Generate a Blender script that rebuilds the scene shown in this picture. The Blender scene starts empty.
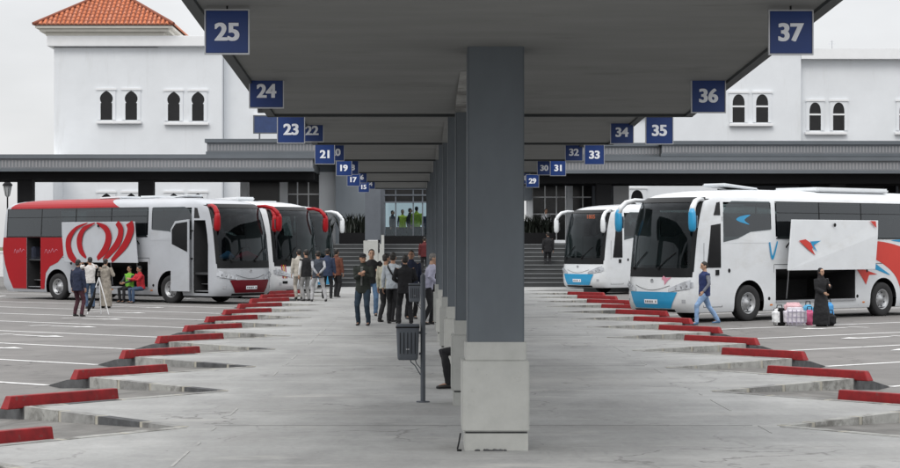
import bpy, bmesh, math, random
from mathutils import Vector, Matrix
random.seed(7)
S = bpy.context.scene
COL = S.collection
R = math.radians

# ------------------------------------------------------------------ camera, world, sun, exposure
cam_d = bpy.data.cameras.new('camera'); cam = bpy.data.objects.new('camera', cam_d); COL.objects.link(cam)
cam.location = (0, 0, 2.0); cam.rotation_euler = (R(90), 0, 0)
cam_d.sensor_width = 36; cam_d.lens = 80.0
cam_d.shift_x = 28/900; cam_d.shift_y = 8/900
cam_d.clip_start = 0.1; cam_d.clip_end = 3000
S.camera = cam

W = bpy.data.worlds.new('World'); S.world = W; W.use_nodes = True
wn = W.node_tree.nodes; wl = W.node_tree.links; wn.clear()
wo = wn.new('ShaderNodeOutputWorld'); bg = wn.new('ShaderNodeBackground')
sky = wn.new('ShaderNodeTexSky'); sky.sky_type = 'NISHITA'; sky.sun_disc = False
sky.sun_elevation = R(48); sky.sun_rotation = R(200)
bg.inputs['Strength'].default_value = 0.10
# an overcast deck: cloud brightness rises towards the zenith, broken by soft noise, a little clear sky mixed in
tc = wn.new('ShaderNodeTexCoord'); sep = wn.new('ShaderNodeSeparateXYZ'); wl.new(tc.outputs['Generated'], sep.inputs[0])
mr = wn.new('ShaderNodeMapRange'); wl.new(sep.outputs['Z'], mr.inputs['Value'])
mr.inputs['From Min'].default_value = 0.0; mr.inputs['From Max'].default_value = 1.0
mr.inputs['To Min'].default_value = 6.5; mr.inputs['To Max'].default_value = 18.5
mp = wn.new('ShaderNodeMapping'); mp.inputs['Scale'].default_value = (1.0, 1.0, 3.2); wl.new(tc.outputs['Generated'], mp.inputs[0])
nz = wn.new('ShaderNodeTexNoise'); nz.inputs['Scale'].default_value = 3.5; nz.inputs['Detail'].default_value = 6; wl.new(mp.outputs[0], nz.inputs['Vector'])
mr2 = wn.new('ShaderNodeMapRange'); wl.new(nz.outputs['Fac'], mr2.inputs['Value'])
mr2.inputs['From Min'].default_value = 0.3; mr2.inputs['From Max'].default_value = 0.7
mr2.inputs['To Min'].default_value = 0.80; mr2.inputs['To Max'].default_value = 1.14
mul = wn.new('ShaderNodeMath'); mul.operation = 'MULTIPLY'; wl.new(mr.outputs[0], mul.inputs[0]); wl.new(mr2.outputs[0], mul.inputs[1])
cloud = wn.new('ShaderNodeVectorMath'); cloud.operation = 'SCALE'; cloud.inputs[0].default_value = (0.985, 0.99, 1.005)
wl.new(mul.outputs[0], cloud.inputs['Scale'])
mix = wn.new('ShaderNodeMixRGB'); mix.inputs['Fac'].default_value = 0.93
wl.new(sky.outputs[0], mix.inputs['Color1']); wl.new(cloud.outputs[0], mix.inputs['Color2'])
wl.new(mix.outputs[0], bg.inputs['Color']); wl.new(bg.outputs[0], wo.inputs['Surface'])

sun_d = bpy.data.lights.new('sun', 'SUN'); sun_d.energy = 0.9; sun_d.angle = R(25); sun_d.color = (1, 0.96, 0.9)
sun = bpy.data.objects.new('sun', sun_d); COL.objects.link(sun)
sun.rotation_euler = (R(42), 0, R(-20)); sun.location = (0, -20, 40)

S.view_settings.view_transform = 'Standard'; S.view_settings.look = 'None'
S.view_settings.exposure = 0.22; S.view_settings.gamma = 1.0; S.view_settings.use_curve_mapping = False
S.render.engine = 'CYCLES'
S.cycles.use_denoising = True
S.cycles.max_bounces = 7; S.cycles.transparent_max_bounces = 16; S.cycles.caustics_reflective = False; S.cycles.caustics_refractive = False

F = 2000.0; VX = 422.0; HY = 242.0
def PX(px, Z): return (px - VX) * Z / F
def PZ(py, Z): return 2.0 - (py - HY) * Z / F

# ------------------------------------------------------------------ materials
MATS = {}
def mat(name, col, rough=0.6, metal=0.0, noise=0.0, scale=8.0, bump=0.0, spec=0.5, coat=0.0, stretch=None, emit=None, dirt=0.0, detail=5.0):
    if name in MATS: return MATS[name]
    m = bpy.data.materials.new(name); m.use_nodes = True; MATS[name] = m
    n = m.node_tree.nodes; l = m.node_tree.links; b = n['Principled BSDF']
    b.inputs['Roughness'].default_value = rough; b.inputs['Metallic'].default_value = metal
    b.inputs['Specular IOR Level'].default_value = spec; b.inputs['Coat Weight'].default_value = coat
    c = (col[0], col[1], col[2], 1)
    if noise > 0 or bump > 0:
        t = n.new('ShaderNodeTexCoord'); mpn = n.new('ShaderNodeMapping'); l.new(t.outputs['Object'], mpn.inputs[0])
        mpn.inputs['Scale'].default_value = stretch or (1, 1, 1)
        z = n.new('ShaderNodeTexNoise'); z.inputs['Scale'].default_value = scale; z.inputs['Detail'].default_value = detail; z.inputs['Roughness'].default_value = 0.62
        l.new(mpn.outputs[0], z.inputs['Vector'])
        if noise > 0:
            r = n.new('ShaderNodeValToRGB'); r.color_ramp.elements[0].position = 0.3; r.color_ramp.elements[1].position = 0.7
            lo = 1 - noise; hi = 1 + noise * 0.7
            r.color_ramp.elements[0].color = (c[0]*lo, c[1]*lo, c[2]*lo, 1)
            r.color_ramp.elements[1].color = (min(1, c[0]*hi), min(1, c[1]*hi), min(1, c[2]*hi), 1)
            l.new(z.outputs['Fac'], r.inputs[0]); l.new(r.outputs[0], b.inputs['Base Color'])
        else: b.inputs['Base Color'].default_value = c
        if bump > 0:
            bp = n.new('ShaderNodeBump'); bp.inputs['Strength'].default_value = bump; bp.inputs['Distance'].default_value = 0.02
            l.new(z.outputs['Fac'], bp.inputs['Height']); l.new(bp.outputs[0], b.inputs['Normal'])
    else: b.inputs['Base Color'].default_value = c
    if emit:
        b.inputs['Emission Color'].default_value = (*emit[:3], 1); b.inputs['Emission Strength'].default_value = emit[3]
    return m

def wear(m, col, scale=3.0, lo=0.58, hi=0.64, stretch=(1, 1, 1), amount=1.0):
    """mix a second, worn or stained colour in through an irregular noise mask"""
    n = m.node_tree.nodes; l = m.node_tree.links; b = n['Principled BSDF']; sock = b.inputs['Base Color']
    t = n.new('ShaderNodeTexCoord'); mp_ = n.new('ShaderNodeMapping'); mp_.inputs['Scale'].default_value = stretch; l.new(t.outputs['Object'], mp_.inputs[0])
    z = n.new('ShaderNodeTexNoise'); z.inputs['Scale'].default_value = scale; z.inputs['Detail'].default_value = 9; z.inputs['Roughness'].default_value = 0.7; l.new(mp_.outputs[0], z.inputs['Vector'])
    q = n.new('ShaderNodeMapRange'); l.new(z.outputs['Fac'], q.inputs['Value']); q.inputs['From Min'].default_value = lo; q.inputs['From Max'].default_value = hi; q.inputs['To Max'].default_value = amount
    mx = n.new('ShaderNodeMixRGB'); mx.inputs['Color2'].default_value = (*col, 1); l.new(q.outputs[0], mx.inputs['Fac'])
    if sock.is_linked: l.new(sock.links[0].from_socket, mx.inputs['Color1'])
    else: mx.inputs['Color1'].default_value = sock.default_value
    l.new(mx.outputs[0], sock)
    return m
def glass_mat(name, tint, refl=0.10, rough=0.03, fres=0.32):
    if name in MATS: return MATS[name]
    m = bpy.data.materials.new(name); m.use_nodes = True; MATS[name] = m
    n = m.node_tree.nodes; l = m.node_tree.links; n.clear()
    o = n.new('ShaderNodeOutputMaterial'); mx = n.new('ShaderNodeMixShader')
    tr = n.new('ShaderNodeBsdfTransparent'); tr.inputs[0].default_value = (*tint, 1)
    gl = n.new('ShaderNodeBsdfGlossy'); gl.inputs['Roughness'].default_value = rough; gl.inputs['Color'].default_value = (0.9, 0.95, 1, 1)
    lw = n.new('ShaderNodeLayerWeight'); lw.inputs['Blend'].default_value = 0.35
    ad = n.new('ShaderNodeMath'); ad.operation = 'MULTIPLY_ADD'; ad.inputs[1].default_value = fres; ad.inputs[2].default_value = refl; ad.use_clamp = True
    pw = n.new('ShaderNodeMath'); pw.operation = 'POWER'; pw.inputs[1].default_value = 3.0; lw.inputs['Blend'].default_value = 0.5; l.new(lw.outputs['Facing'], pw.inputs[0]); l.new(pw.outputs[0], ad.inputs[0]); l.new(ad.outputs[0], mx.inputs[0])
    l.new(tr.outputs[0], mx.inputs[1]); l.new(gl.outputs[0], mx.inputs[2]); l.new(mx.outputs[0], o.inputs[0])
    return m

M_CONC = mat('platform_concrete', (0.30, 0.305, 0.31), 0.8)
def build_ground_mat(m, base, kind):
    n = m.node_tree.nodes; l = m.node_tree.links; b = n['Principled BSDF']
    t = n.new('ShaderNodeTexCoord')
    def noise(scale, st, det=6):
        mpn = n.new('ShaderNodeMapping'); mpn.inputs['Scale'].default_value = st; l.new(t.outputs['Object'], mpn.inputs[0])
        z = n.new('ShaderNodeTexNoise'); z.inputs['Scale'].default_value = scale; z.inputs['Detail'].default_value = det; z.inputs['Roughness'].default_value = 0.65
        l.new(mpn.outputs[0], z.inputs['Vector']); return z.outputs['Fac']
    def rng(v, a, b_, c, d):
        r = n.new('ShaderNodeMapRange'); l.new(v, r.inputs['Value'])
        for k, q in zip(('From Min', 'From Max', 'To Min', 'To Max'), (a, b_, c, d)): r.inputs[k].default_value = q
        return r.outputs[0]
    def mulf(a, b_):
        q = n.new('ShaderNodeMath'); q.operation = 'MULTIPLY'; l.new(a, q.inputs[0]); l.new(b_, q.inputs[1]); return q.outputs[0]
    if kind == 'platform':
        f = rng(noise(0.35, (1, 0.35, 1)), .3, .7, .76, 1.18)
        f = mulf(f, rng(noise(1.6, (1, 0.5, 1)), .3, .7, .84, 1.12))
        f = mulf(f, rng(noise(14, (1, 0.6, 1)), .3, .7, .92, 1.06))
        f = mulf(f, rng(noise(0.9, (0.25, 1.2, 1)), .42, .75, 0.97, 1.2))
        f = mulf(f, rng(noise(2.2, (2.0, .3, 1), 3), .62, .78, 1.0, .84))
    else:
        f = rng(noise(0.16, (1, 0.5, 1)), .3, .7, .8, 1.2)
        f = mulf(f, rng(noise(1.1, (1, 1, 1)), .3, .7, .86, 1.12))
        f = mulf(f, rng(noise(60, (1, 1, 1), 2), .3, .7, .88, 1.12))
        f = mulf(f, rng(noise(0.5, (1, 1, 1), 3), .6, .72, 1.0, .72))
    v = n.new('ShaderNodeVectorMath'); v.operation = 'SCALE'; v.inputs[0].default_value = base; l.new(f, v.inputs['Scale'])
    l.new(v.outputs[0], b.inputs['Base Color'])
    bp = n.new('ShaderNodeBump'); bp.inputs['Strength'].default_value = 0.25; bp.inputs['Distance'].default_value = 0.01
    l.new(noise(40, (1, 1, 1)), bp.inputs['Height']); l.new(bp.outputs[0], b.inputs['Normal'])
build_ground_mat(M_CONC, (0.335, 0.337, 0.33), 'platform')
M_ASPH = mat('lot_asphalt', (0.1, 0.1, 0.1), 0.85); build_ground_mat(M_ASPH, (0.168, 0.161, 0.154), 'asphalt')
M_WHITE = mat('white_render_wall', (0.74, 0.765, 0.79), 0.85, noise=0.05, scale=0.5)
M_WHITE2 = mat('white_trim', (0.80, 0.81, 0.82), 0.8, noise=0.04, scale=1.5)
M_CREAM = mat('cream_cornice', (0.70, 0.68, 0.62), 0.8, noise=0.06, scale=2)
M_CEIL = mat('canopy_soffit', (0.185, 0.187, 0.182), 0.9, noise=0.13, scale=0.9, stretch=(0.5, 2.0, 1))
M_CEILD = mat('canopy_edge', (0.045, 0.05, 0.052), 0.7, noise=0.1, scale=3)
M_COLG = mat('column_blue_grey_paint', (0.125, 0.143, 0.160), 0.75, noise=0.10, scale=2.5, stretch=(1, 1, 0.5))
M_PLINTH = mat('plinth_stone', (0.47, 0.475, 0.45), 0.75, noise=0.09, scale=5)
M_DGREY = mat('dark_grey_panel', (0.10, 0.112, 0.13), 0.6, noise=0.12, scale=2)
M_MGREY = mat('mid_grey_wall', (0.20, 0.225, 0.25), 0.8, noise=0.08, scale=1)
M_BLACK = mat('matt_black', (0.009, 0.009, 0.010), 0.7, spec=0.2)
M_FASC = mat('fascia_grey', (0.20, 0.21, 0.225), 0.6, noise=.1, scale=1)
M_FASCD = mat('fascia_slate', (0.11, 0.125, 0.14), 0.5, noise=0.08, scale=1)
M_RED = mat('red_kerb_paint', (0.25, 0.006, 0.009), 0.6, noise=0.35, scale=6, bump=0.2)
M_REDP = mat('red_bus_paint', (0.33, 0.003, 0.008), 0.42, coat=0.0, spec=0.3, noise=0.06, scale=1)
M_DRED = mat('dark_red_bus_paint', (0.13, 0.003, 0.010), 0.42, coat=0.0, spec=0.3, noise=0.06, scale=1)
M_SILV = mat('silver_bus_paint', (0.43, 0.45, 0.48), 0.32, coat=0.35, noise=0.07, scale=1.2)
M_BUSW = mat('white_bus_paint', (0.72, 0.745, 0.765), 0.3, coat=0.4, noise=0.06, scale=1.2)
M_BLUEP = mat('sky_blue_bus_paint', (0.02, 0.30, 0.56), 0.3, coat=0.4, noise=0.06, scale=2)
M_PINK = mat('pale_pink_paint', (0.6, 0.25, 0.33), 0.4)
M_LINE = mat('road_line_white', (0.74, 0.74, 0.73), 0.8, noise=0.12, scale=5)
M_SIGNB = mat('sign_navy', (0.004, 0.032, 0.165), 0.35, noise=0.05, scale=3)
M_SIGNW = mat('sign_white', (0.86, 0.88, 0.93), 0.5)
M_STEEL = mat('brushed_steel', (0.45, 0.46, 0.48), 0.4, metal=0.8, noise=0.08, scale=6)
M_RIM = mat('wheel_rim', (0.42, 0.43, 0.44), 0.4, metal=0.5, noise=0.2, scale=8)
M_TYRE = mat('tyre_rubber', (0.022, 0.022, 0.023), 0.85, noise=0.2, scale=10)
M_BAY = mat('luggage_bay_lining', (0.030, 0.030, 0.032), 0.8, noise=0.2, scale=4)
M_TRIMB = mat('black_trim', (0.010, 0.011, 0.012), 0.4, spec=0.2)
M_LAMPG = mat('headlight_glass', (0.5, 0.52, 0.55), 0.12, metal=0.3)
M_ORANGE = mat('amber_lens', (0.65, 0.2, 0.02), 0.3)
M_SEAT = mat('bus_seat_fabric', (0.03, 0.035, 0.06), 0.9, noise=0.2, scale=6)
M_SEATR = mat('dash_red_cloth', (0.32, 0.02, 0.05), 0.9)
M_SEATB = mat('dash_blue_cloth', (0.08, 0.22, 0.42), 0.9)
M_LED = mat('led_letters', (0.8, 0.12, 0.02), 0.5, emit=(1.0, 0.16, 0.02, 1.3))
M_TERRA = mat('terracotta', (0.50, 0.15, 0.06), 0.8, noise=0.28, scale=3)
M_TERRAD = mat('terracotta_dark', (0.22, 0.07, 0.04), 0.8, noise=0.2, scale=2)
M_KL = mat('kerb_stone_light', (0.37, 0.37, 0.35), 0.85, noise=0.2, scale=6, bump=0.3)
M_KM = mat('kerb_stone_mid', (0.27, 0.27, 0.26), 0.85, noise=0.28, scale=5, bump=0.3)
M_KD = mat('kerb_stone_stained', (0.085, 0.087, 0.09), 0.85, noise=0.45, scale=5, bump=0.3)
M_KJ = mat('kerb_joint_mortar', (0.42, 0.40, 0.34), 0.9, noise=0.15, scale=9)
M_DASH = mat('dashboard_grey', (0.04, 0.042, 0.045), 0.7)
M_LEAF = mat('plant_leaf', (0.010, 0.015, 0.009), 0.6, noise=0.3, scale=6)
M_WINDK = mat('dark_window_glass', (0.012, 0.012, 0.013), 0.15, spec=0.35, noise=0.3, scale=1.2)
M_STEP = mat('stair_stone', (0.055, 0.058, 0.06), 0.8, noise=0.15, scale=2)
M_STEPN = mat('stair_nosing', (0.20, 0.21, 0.215), 0.7, noise=0.12, scale=3)
G_SHIELD = glass_mat('windshield_glass', (0.22, 0.26, 0.26), 0.022, fres=0.5)
G_SIDE = glass_mat('tinted_bus_glass', (0.14, 0.18, 0.18), 0.085, fres=0.6)
G_DOOR = glass_mat('door_glass', (0.20, 0.24, 0.25), 0.10)
G_HALL = glass_mat('hall_glass', (0.62, 0.72, 0.76), 0.05)

wear(M_RED, (0.13, 0.06, 0.055), 4.0, .60, .66, amount=.8); wear(M_RED, (0.03, 0.022, 0.022), 2.3, .64, .72, amount=.8)
wear(M_CONC, (0.17, 0.165, 0.155), 0.8, .52, .70, (1, .5, 1), .5); wear(M_CONC, (0.08, 0.075, 0.07), 5.5, .66, .70, (1, .6, 1), .65); wear(M_CONC, (0.52, 0.51, 0.48), 1.1, .56, .70, (.45, 1.1, 1), .6)
wear(M_ASPH, (0.06, 0.058, 0.056), 0.7, .60, .74, amount=.6); wear(M_ASPH, (0.04, 0.038, 0.038), 3.5, .68, .74, amount=.6)
wear(M_COLG, (0.20, 0.22, 0.235), 3.0, .66, .74, (2.5, 2.5, .5), .35); wear(M_COLG, (0.05, 0.06, 0.07), 5.0, .66, .72, (1, 1, .8), .35)
wear(M_PLINTH, (0.22, 0.20, 0.17), 3.0, .60, .74, (1, 1, 1.2), .6); wear(M_PLINTH, (0.10, 0.095, 0.09), 8.0, .68, .73, amount=.6)
wear(M_CEIL, (0.085, 0.085, 0.08), 0.9, .56, .72, (.6, 1.2, 1), .55); wear(M_CEIL, (0.21, 0.21, 0.205), 2.0, .64, .72, (.3, 1.6, 1), .4)
wear(M_WHITE, (0.56, 0.57, 0.57), 0.55, .55, .78, (2.2, 2.2, .35), .6)
wear(M_BUSW, (0.52, 0.51, 0.48), 1.2, .52, .78, (.7, 1, 1.4), .5); wear(M_SILV, (0.32, 0.32, 0.32), 1.2, .52, .78, (.7, 1, 1.4), .5)
wear(M_LINE, (0.22, 0.215, 0.21), 6.0, .56, .66, amount=.8)

def cracks(m, col, scale=0.35, width=0.010, fac=0.75):
    n = m.node_tree.nodes; l = m.node_tree.links; b = n['Principled BSDF']; sock = b.inputs['Base Color']
    t = n.new('ShaderNodeTexCoord'); z = n.new('ShaderNodeTexNoise'); z.inputs['Scale'].default_value = 1.3; z.inputs['Detail'].default_value = 8; l.new(t.outputs['Object'], z.inputs['Vector'])
    ad = n.new('ShaderNodeVectorMath'); ad.operation = 'MULTIPLY_ADD'; ad.inputs[1].default_value = (1.3, 1.3, 1.3); l.new(z.outputs['Color'], ad.inputs[0]); l.new(t.outputs['Object'], ad.inputs[2])
    v = n.new('ShaderNodeTexVoronoi'); v.feature = 'DISTANCE_TO_EDGE'; v.inputs['Scale'].default_value = scale; l.new(ad.outputs[0], v.inputs['Vector'])
    q = n.new('ShaderNodeMapRange'); l.new(v.outputs['Distance'], q.inputs['Value']); q.inputs['From Min'].default_value = 0; q.inputs['From Max'].default_value = width; q.inputs['To Min'].default_value = fac; q.inputs['To Max'].default_value = 0
    z2 = n.new('ShaderNodeTexNoise'); z2.inputs['Scale'].default_value = .3; l.new(t.outputs['Object'], z2.inputs['Vector'])
    q2 = n.new('ShaderNodeMapRange'); l.new(z2.outputs['Fac'], q2.inputs['Value']); q2.inputs['From Min'].default_value = .45; q2.inputs['From Max'].default_value = .6
    mu = n.new('ShaderNodeMath'); mu.operation = 'MULTIPLY'; l.new(q.outputs[0], mu.inputs[0]); l.new(q2.outputs[0], mu.inputs[1])
    mx = n.new('ShaderNodeMixRGB'); mx.inputs['Color2'].default_value = (*col, 1); l.new(mu.outputs[0], mx.inputs['Fac']); l.new(sock.links[0].from_socket, mx.inputs['Color1']); l.new(mx.outputs[0], sock)
cracks(M_CONC, (0.12, 0.115, 0.11)); cracks(M_ASPH, (0.045, 0.043, 0.042), 0.22, 0.008, .8)
wear(M_ASPH, (0.035, 0.033, 0.032), 1.6, .63, .70, (1, .8, 1), .6)
wear(M_KL, (0.10, 0.095, 0.085), 2.0, .50, .62, amount=.75); wear(M_KM, (0.08, 0.075, 0.07), 2.0, .50, .62, amount=.75)

# ------------------------------------------------------------------ mesh helper
class MB:
    def __init__(s): s.v = []; s.f = []; s.m = []
    def face(s, pts, mi=0):
        i = len(s.v); s.v += [tuple(p) for p in pts]; s.f.append(tuple(range(i, i+len(pts)))); s.m.append(mi)
    def box(s, x0, x1, y0, y1, z0, z1, mi=0, bev=0.0):
        if bev > 0: return s.bbox(x0, x1, y0, y1, z0, z1, mi, bev)
        i = len(s.v)
        s.v += [(x, y, z) for z in (z0, z1) for y in (y0, y1) for x in (x0, x1)]
        for q in ((0,2,3,1), (4,5,7,6), (0,1,5,4), (2,6,7,3), (0,4,6,2), (1,3,7,5)):
            s.f.append(tuple(i+k for k in q)); s.m.append(mi)
        return s
    def bbox(s, x0, x1, y0, y1, z0, z1, mi=0, bev=0.01):
        bm = bmesh.new(); bmesh.ops.create_cube(bm, size=1)
        for v in bm.verts: v.co = Vector(((x0+x1)/2 + v.co.x*(x1-x0), (y0+y1)/2 + v.co.y*(y1-y0), (z0+z1)/2 + v.co.z*(z1-z0)))
        bmesh.ops.bevel(bm, geom=bm.edges[:], offset=bev, segments=2, affect='EDGES')
        i = len(s.v); bm.verts.index_update()
        s.v += [tuple(v.co) for v in bm.verts]
        for f in bm.faces: s.f.append(tuple(i+v.index for v in f.verts)); s.m.append(mi)
        bm.free(); return s
    def prism(s, pts, off, mi=0, mi_side=None):
        # pts: 3D polygon, off: extrusion vector
        n = len(pts); i = len(s.v); off = Vector(off)
        s.v += [tuple(p) for p in pts] + [tuple(Vector(p)+off) for p in pts]
        s.f.append(tuple(i+k for k in reversed(range(n)))); s.m.append(mi)
        s.f.append(tuple(i+n+k for k in range(n))); s.m.append(mi)
        for k in range(n):
            s.f.append((i+k, i+(k+1) % n, i+n+(k+1) % n, i+n+k)); s.m.append(mi if mi_side is None else mi_side)
        return s
    def loft(s, pts, rad, seg=10, mi=0, side=None, caps=True):
        # tube along pts; rad: list of r or (ra, rb); side: preferred vector for ra
        P = [Vector(p) for p in pts]; n = len(P); i = len(s.v); prev = None
        for k in range(n):
            d = (P[min(k+1, n-1)] - P[max(k-1, 0)])
            d = d.normalized() if d.length > 1e-9 else Vector((0, 0, 1))
            ref = Vector(side) if side is not None else (prev if prev is not None else (Vector((1, 0, 0)) if abs(d.x) < .8 else Vector((0, 1, 0))))
            a = ref - d*ref.dot(d)
            if a.length < 1e-5: a = Vector((0, 1, 0)) - d*d.y
            a.normalize(); b = d.cross(a); prev = a
            r = rad[k] if isinstance(rad, (list, tuple)) else rad
            ra, rb = (r if isinstance(r, (list, tuple)) else (r, r))
            for q in range(seg):
                t = 2*math.pi*q/seg; s.v.append(tuple(P[k] + a*(ra*math.cos(t)) + b*(rb*math.sin(t))))
        for k in range(n-1):
            for q in range(seg):
                s.f.append((i+k*seg+q, i+k*seg+(q+1) % seg, i+(k+1)*seg+(q+1) % seg, i+(k+1)*seg+q)); s.m.append(mi)
        if caps:
            s.f.append(tuple(i+q for q in reversed(range(seg)))); s.m.append(mi)
            s.f.append(tuple(i+(n-1)*seg+q for q in range(seg))); s.m.append(mi)
        return s
    def ell(s, c, r, mi=0, seg=12, rings=8, rot=None):
        i = len(s.v); c = Vector(c)
        def tp(p): 
            p = Vector(p)
            if rot: p = rot @ p
            return tuple(c+p)
        s.v.append(tp((0, 0, -r[2])))
        for k in range(1, rings):
            t = -math.pi/2 + math.pi*k/rings
            for q in range(seg):
                u = 2*math.pi*q/seg; s.v.append(tp((r[0]*math.cos(t)*math.cos(u), r[1]*math.cos(t)*math.sin(u), r[2]*math.sin(t))))
        s.v.append(tp((0, 0, r[2]))); top = len(s.v)-1
        for q in range(seg): s.f.append((i, i+1+(q+1) % seg, i+1+q)); s.m.append(mi)
        for k in range(rings-2):
            for q in range(seg):
                a = i+1+k*seg; s.f.append((a+q, a+(q+1) % seg, a+seg+(q+1) % seg, a+seg+q)); s.m.append(mi)
        a = i+1+(rings-2)*seg
        for q in range(seg): s.f.append((a+q, a+(q+1) % seg, top)); s.m.append(mi)
        return s
    def lathe(s, prof, c, axis='y', seg=28, mi=0):
        # prof: list of (r, h) along axis
        i = len(s.v)
        for (r, h) in prof:
            for q in range(seg):
                t = 2*math.pi*q/seg; a, b = r*math.cos(t), r*math.sin(t)
                p = {'y': (a, h, b), 'x': (h, a, b), 'z': (a, b, h)}[axis]
                s.v.append((c[0]+p[0], c[1]+p[1], c[2]+p[2]))
        for k in range(len(prof)-1):
            for q in range(seg): s.f.append((i+k*seg+q, i+k*seg+(q+1) % seg, i+(k+1)*seg+(q+1) % seg, i+(k+1)*seg+q)); s.m.append(mi)
        return s
    def build(s, name, mats, parent=None, smooth=False, loc=None, recalc=True):
        me = bpy.data.meshes.new(name); me.from_pydata(s.v, [], s.f)
        if not isinstance(mats, (list, tuple)): mats = [mats]
        for m in mats: me.materials.append(m)
        if len(mats) > 1: me.polygons.foreach_set('material_index', s.m)
        if recalc:
            bm = bmesh.new(); bm.from_mesh(me); bmesh.ops.recalc_face_normals(bm, faces=bm.faces); bm.to_mesh(me); bm.free()
        if smooth: me.polygons.foreach_set('use_smooth', [True]*len(me.polygons))
        me.update()
        o = bpy.data.objects.new(name, me); COL.objects.link(o)
        if loc is not None: o.location = loc
        if parent is not None: o.parent = parent
        return o

def tag(o, label=None, cat=None, group=None, kind=None):
    if label: o['label'] = label
    if cat: o['category'] = cat
    if group: o['group'] = group
    if kind: o['kind'] = kind
    return o
def empty(name, loc, rz=0, label=None, cat=None, group=None, parent=None):
    o = bpy.data.objects.new(name, None); COL.objects.link(o); o.location = loc; o.rotation_euler = (0, 0, rz); o.empty_display_size = 0.2
    if parent: o.parent = parent
    return tag(o, label, cat, group)
def copy_tree(o, parent=None):
    c = o.copy(); COL.objects.link(c); c.parent = parent
    for ch in [x for x in bpy.data.objects if x.parent == o]: copy_tree(ch, c)
    return c
ORD = ['nearest', 'second nearest', 'third nearest', 'fourth nearest', 'fifth nearest', 'sixth nearest', 'seventh nearest', 'eighth nearest', 'ninth nearest', 'tenth nearest', 'eleventh nearest', 'twelfth nearest', 'thirteenth nearest']
def text_mesh(txt, size, m, parent, loc, rot=(R(90), 0, 0), name='number', xs=1.0, off=0.0, extr=0.002):
    cu = bpy.data.curves.new(name, 'FONT'); cu.body = txt; cu.size = size; cu.align_x = 'CENTER'; cu.align_y = 'CENTER'; cu.offset = off; cu.extrude = extr
    t = bpy.data.objects.new(name, cu); COL.objects.link(t)
    dg = bpy.context.evaluated_depsgraph_get(); me = bpy.data.meshes.new_from_object(t.evaluated_get(dg))
    bpy.data.objects.remove(t); me.materials.clear(); me.materials.append(m)
    ys = [v.co.y for v in me.vertices]; xs_ = [v.co.x for v in me.vertices]; cy = (min(ys)+max(ys))/2; cx = (min(xs_)+max(xs_))/2
    for v in me.vertices: v.co.y -= cy; v.co.x = (v.co.x-cx)*xs
    o = bpy.data.objects.new(name, me); COL.objects.link(o); o.location = loc; o.rotation_euler = rot; o.parent = parent
    return o

# ------------------------------------------------------------------ ground
AZ = -0.25
b = MB(); b.face([(-600, -60, AZ), (600, -60, AZ), (600, 900, AZ), (-600, 900, AZ)])
tag(b.build('asphalt', M_ASPH), kind='structure')

ZEND = 89.0
# sawtooth outline: left T (tips) and N (notches)
L_T = []; L_N = []; R_T = []; R_N = []
for k in range(-3, 12):
    z = 24.3 + 5.25*k; L_T.append(Vector((-4.45-0.015*z, z, 0))); z2 = 26.85+5.25*k; L_N.append(Vector((-2.35-0.013*z2, z2, 0)))
for k in range(-3, 12):
    z = 24.2 + 5.05*k; R_T.append(Vector((6.12+0.006*z, z, 0))); R_N.append(Vector((3.97, z+2.6, 0)))
edgeL = []
for t_, n_ in zip(L_T, L_N): edgeL += [t_, n_]
edgeR = []
for t_, n_ in zip(R_T, R_N): edgeR += [t_, n_]
edgeL.append(Vector((-5.8, 86.0, 0))); edgeR.append(Vector((6.9, 85.4, 0)))
outline = [Vector((-4.7, 1.0, 0))] + edgeL + [Vector((-5.8, ZEND, 0)), Vector((6.9, ZEND, 0))] + list(reversed(edgeR)) + [Vector((6.2, 1.0, 0))]
b = MB()
# platform as strips between the two saw edges so that no huge concave face is needed
b.prism(outline, (0, 0, -0.26))
plat = b.build('platform', M_CONC); tag(plat, kind='structure')
# seams (saw cut joints, dark, with slightly paler patches beside them)
b = MB()
for k in range(0, 7):
    z = 19.2+2.6+10.5*k
    b.box(-2.26, 3.60, z-0.008, z+0.008, 0.0, 0.0035, 0)
M_SEAM = mat('expansion_joint', (0.24, 0.24, 0.235), 0.9, noise=0.25, scale=4)
tag(b.build('platform_joints', M_SEAM), kind='structure')
b = MB()
for (x, w_) in ((-2.22, 0.026), (3.66, 0.014)):
    z = 12.0
    while z < 84:
        d = random.uniform(0.5, 2.2); 
        if random.random() < 0.5: b.box(x-w_*random.uniform(.2, 1), x+w_*random.uniform(.1, .8), z, z+d*random.uniform(.2, 1), 0.0, 0.0045, 0)
        z += d + random.uniform(0.1, 1.2)
M_PALE = mat('mortar_streak', (0.38, 0.38, 0.37), 0.9, noise=0.2, scale=6)
tag(b.build('platform_mortar', M_PALE), kind='structure')

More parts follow.
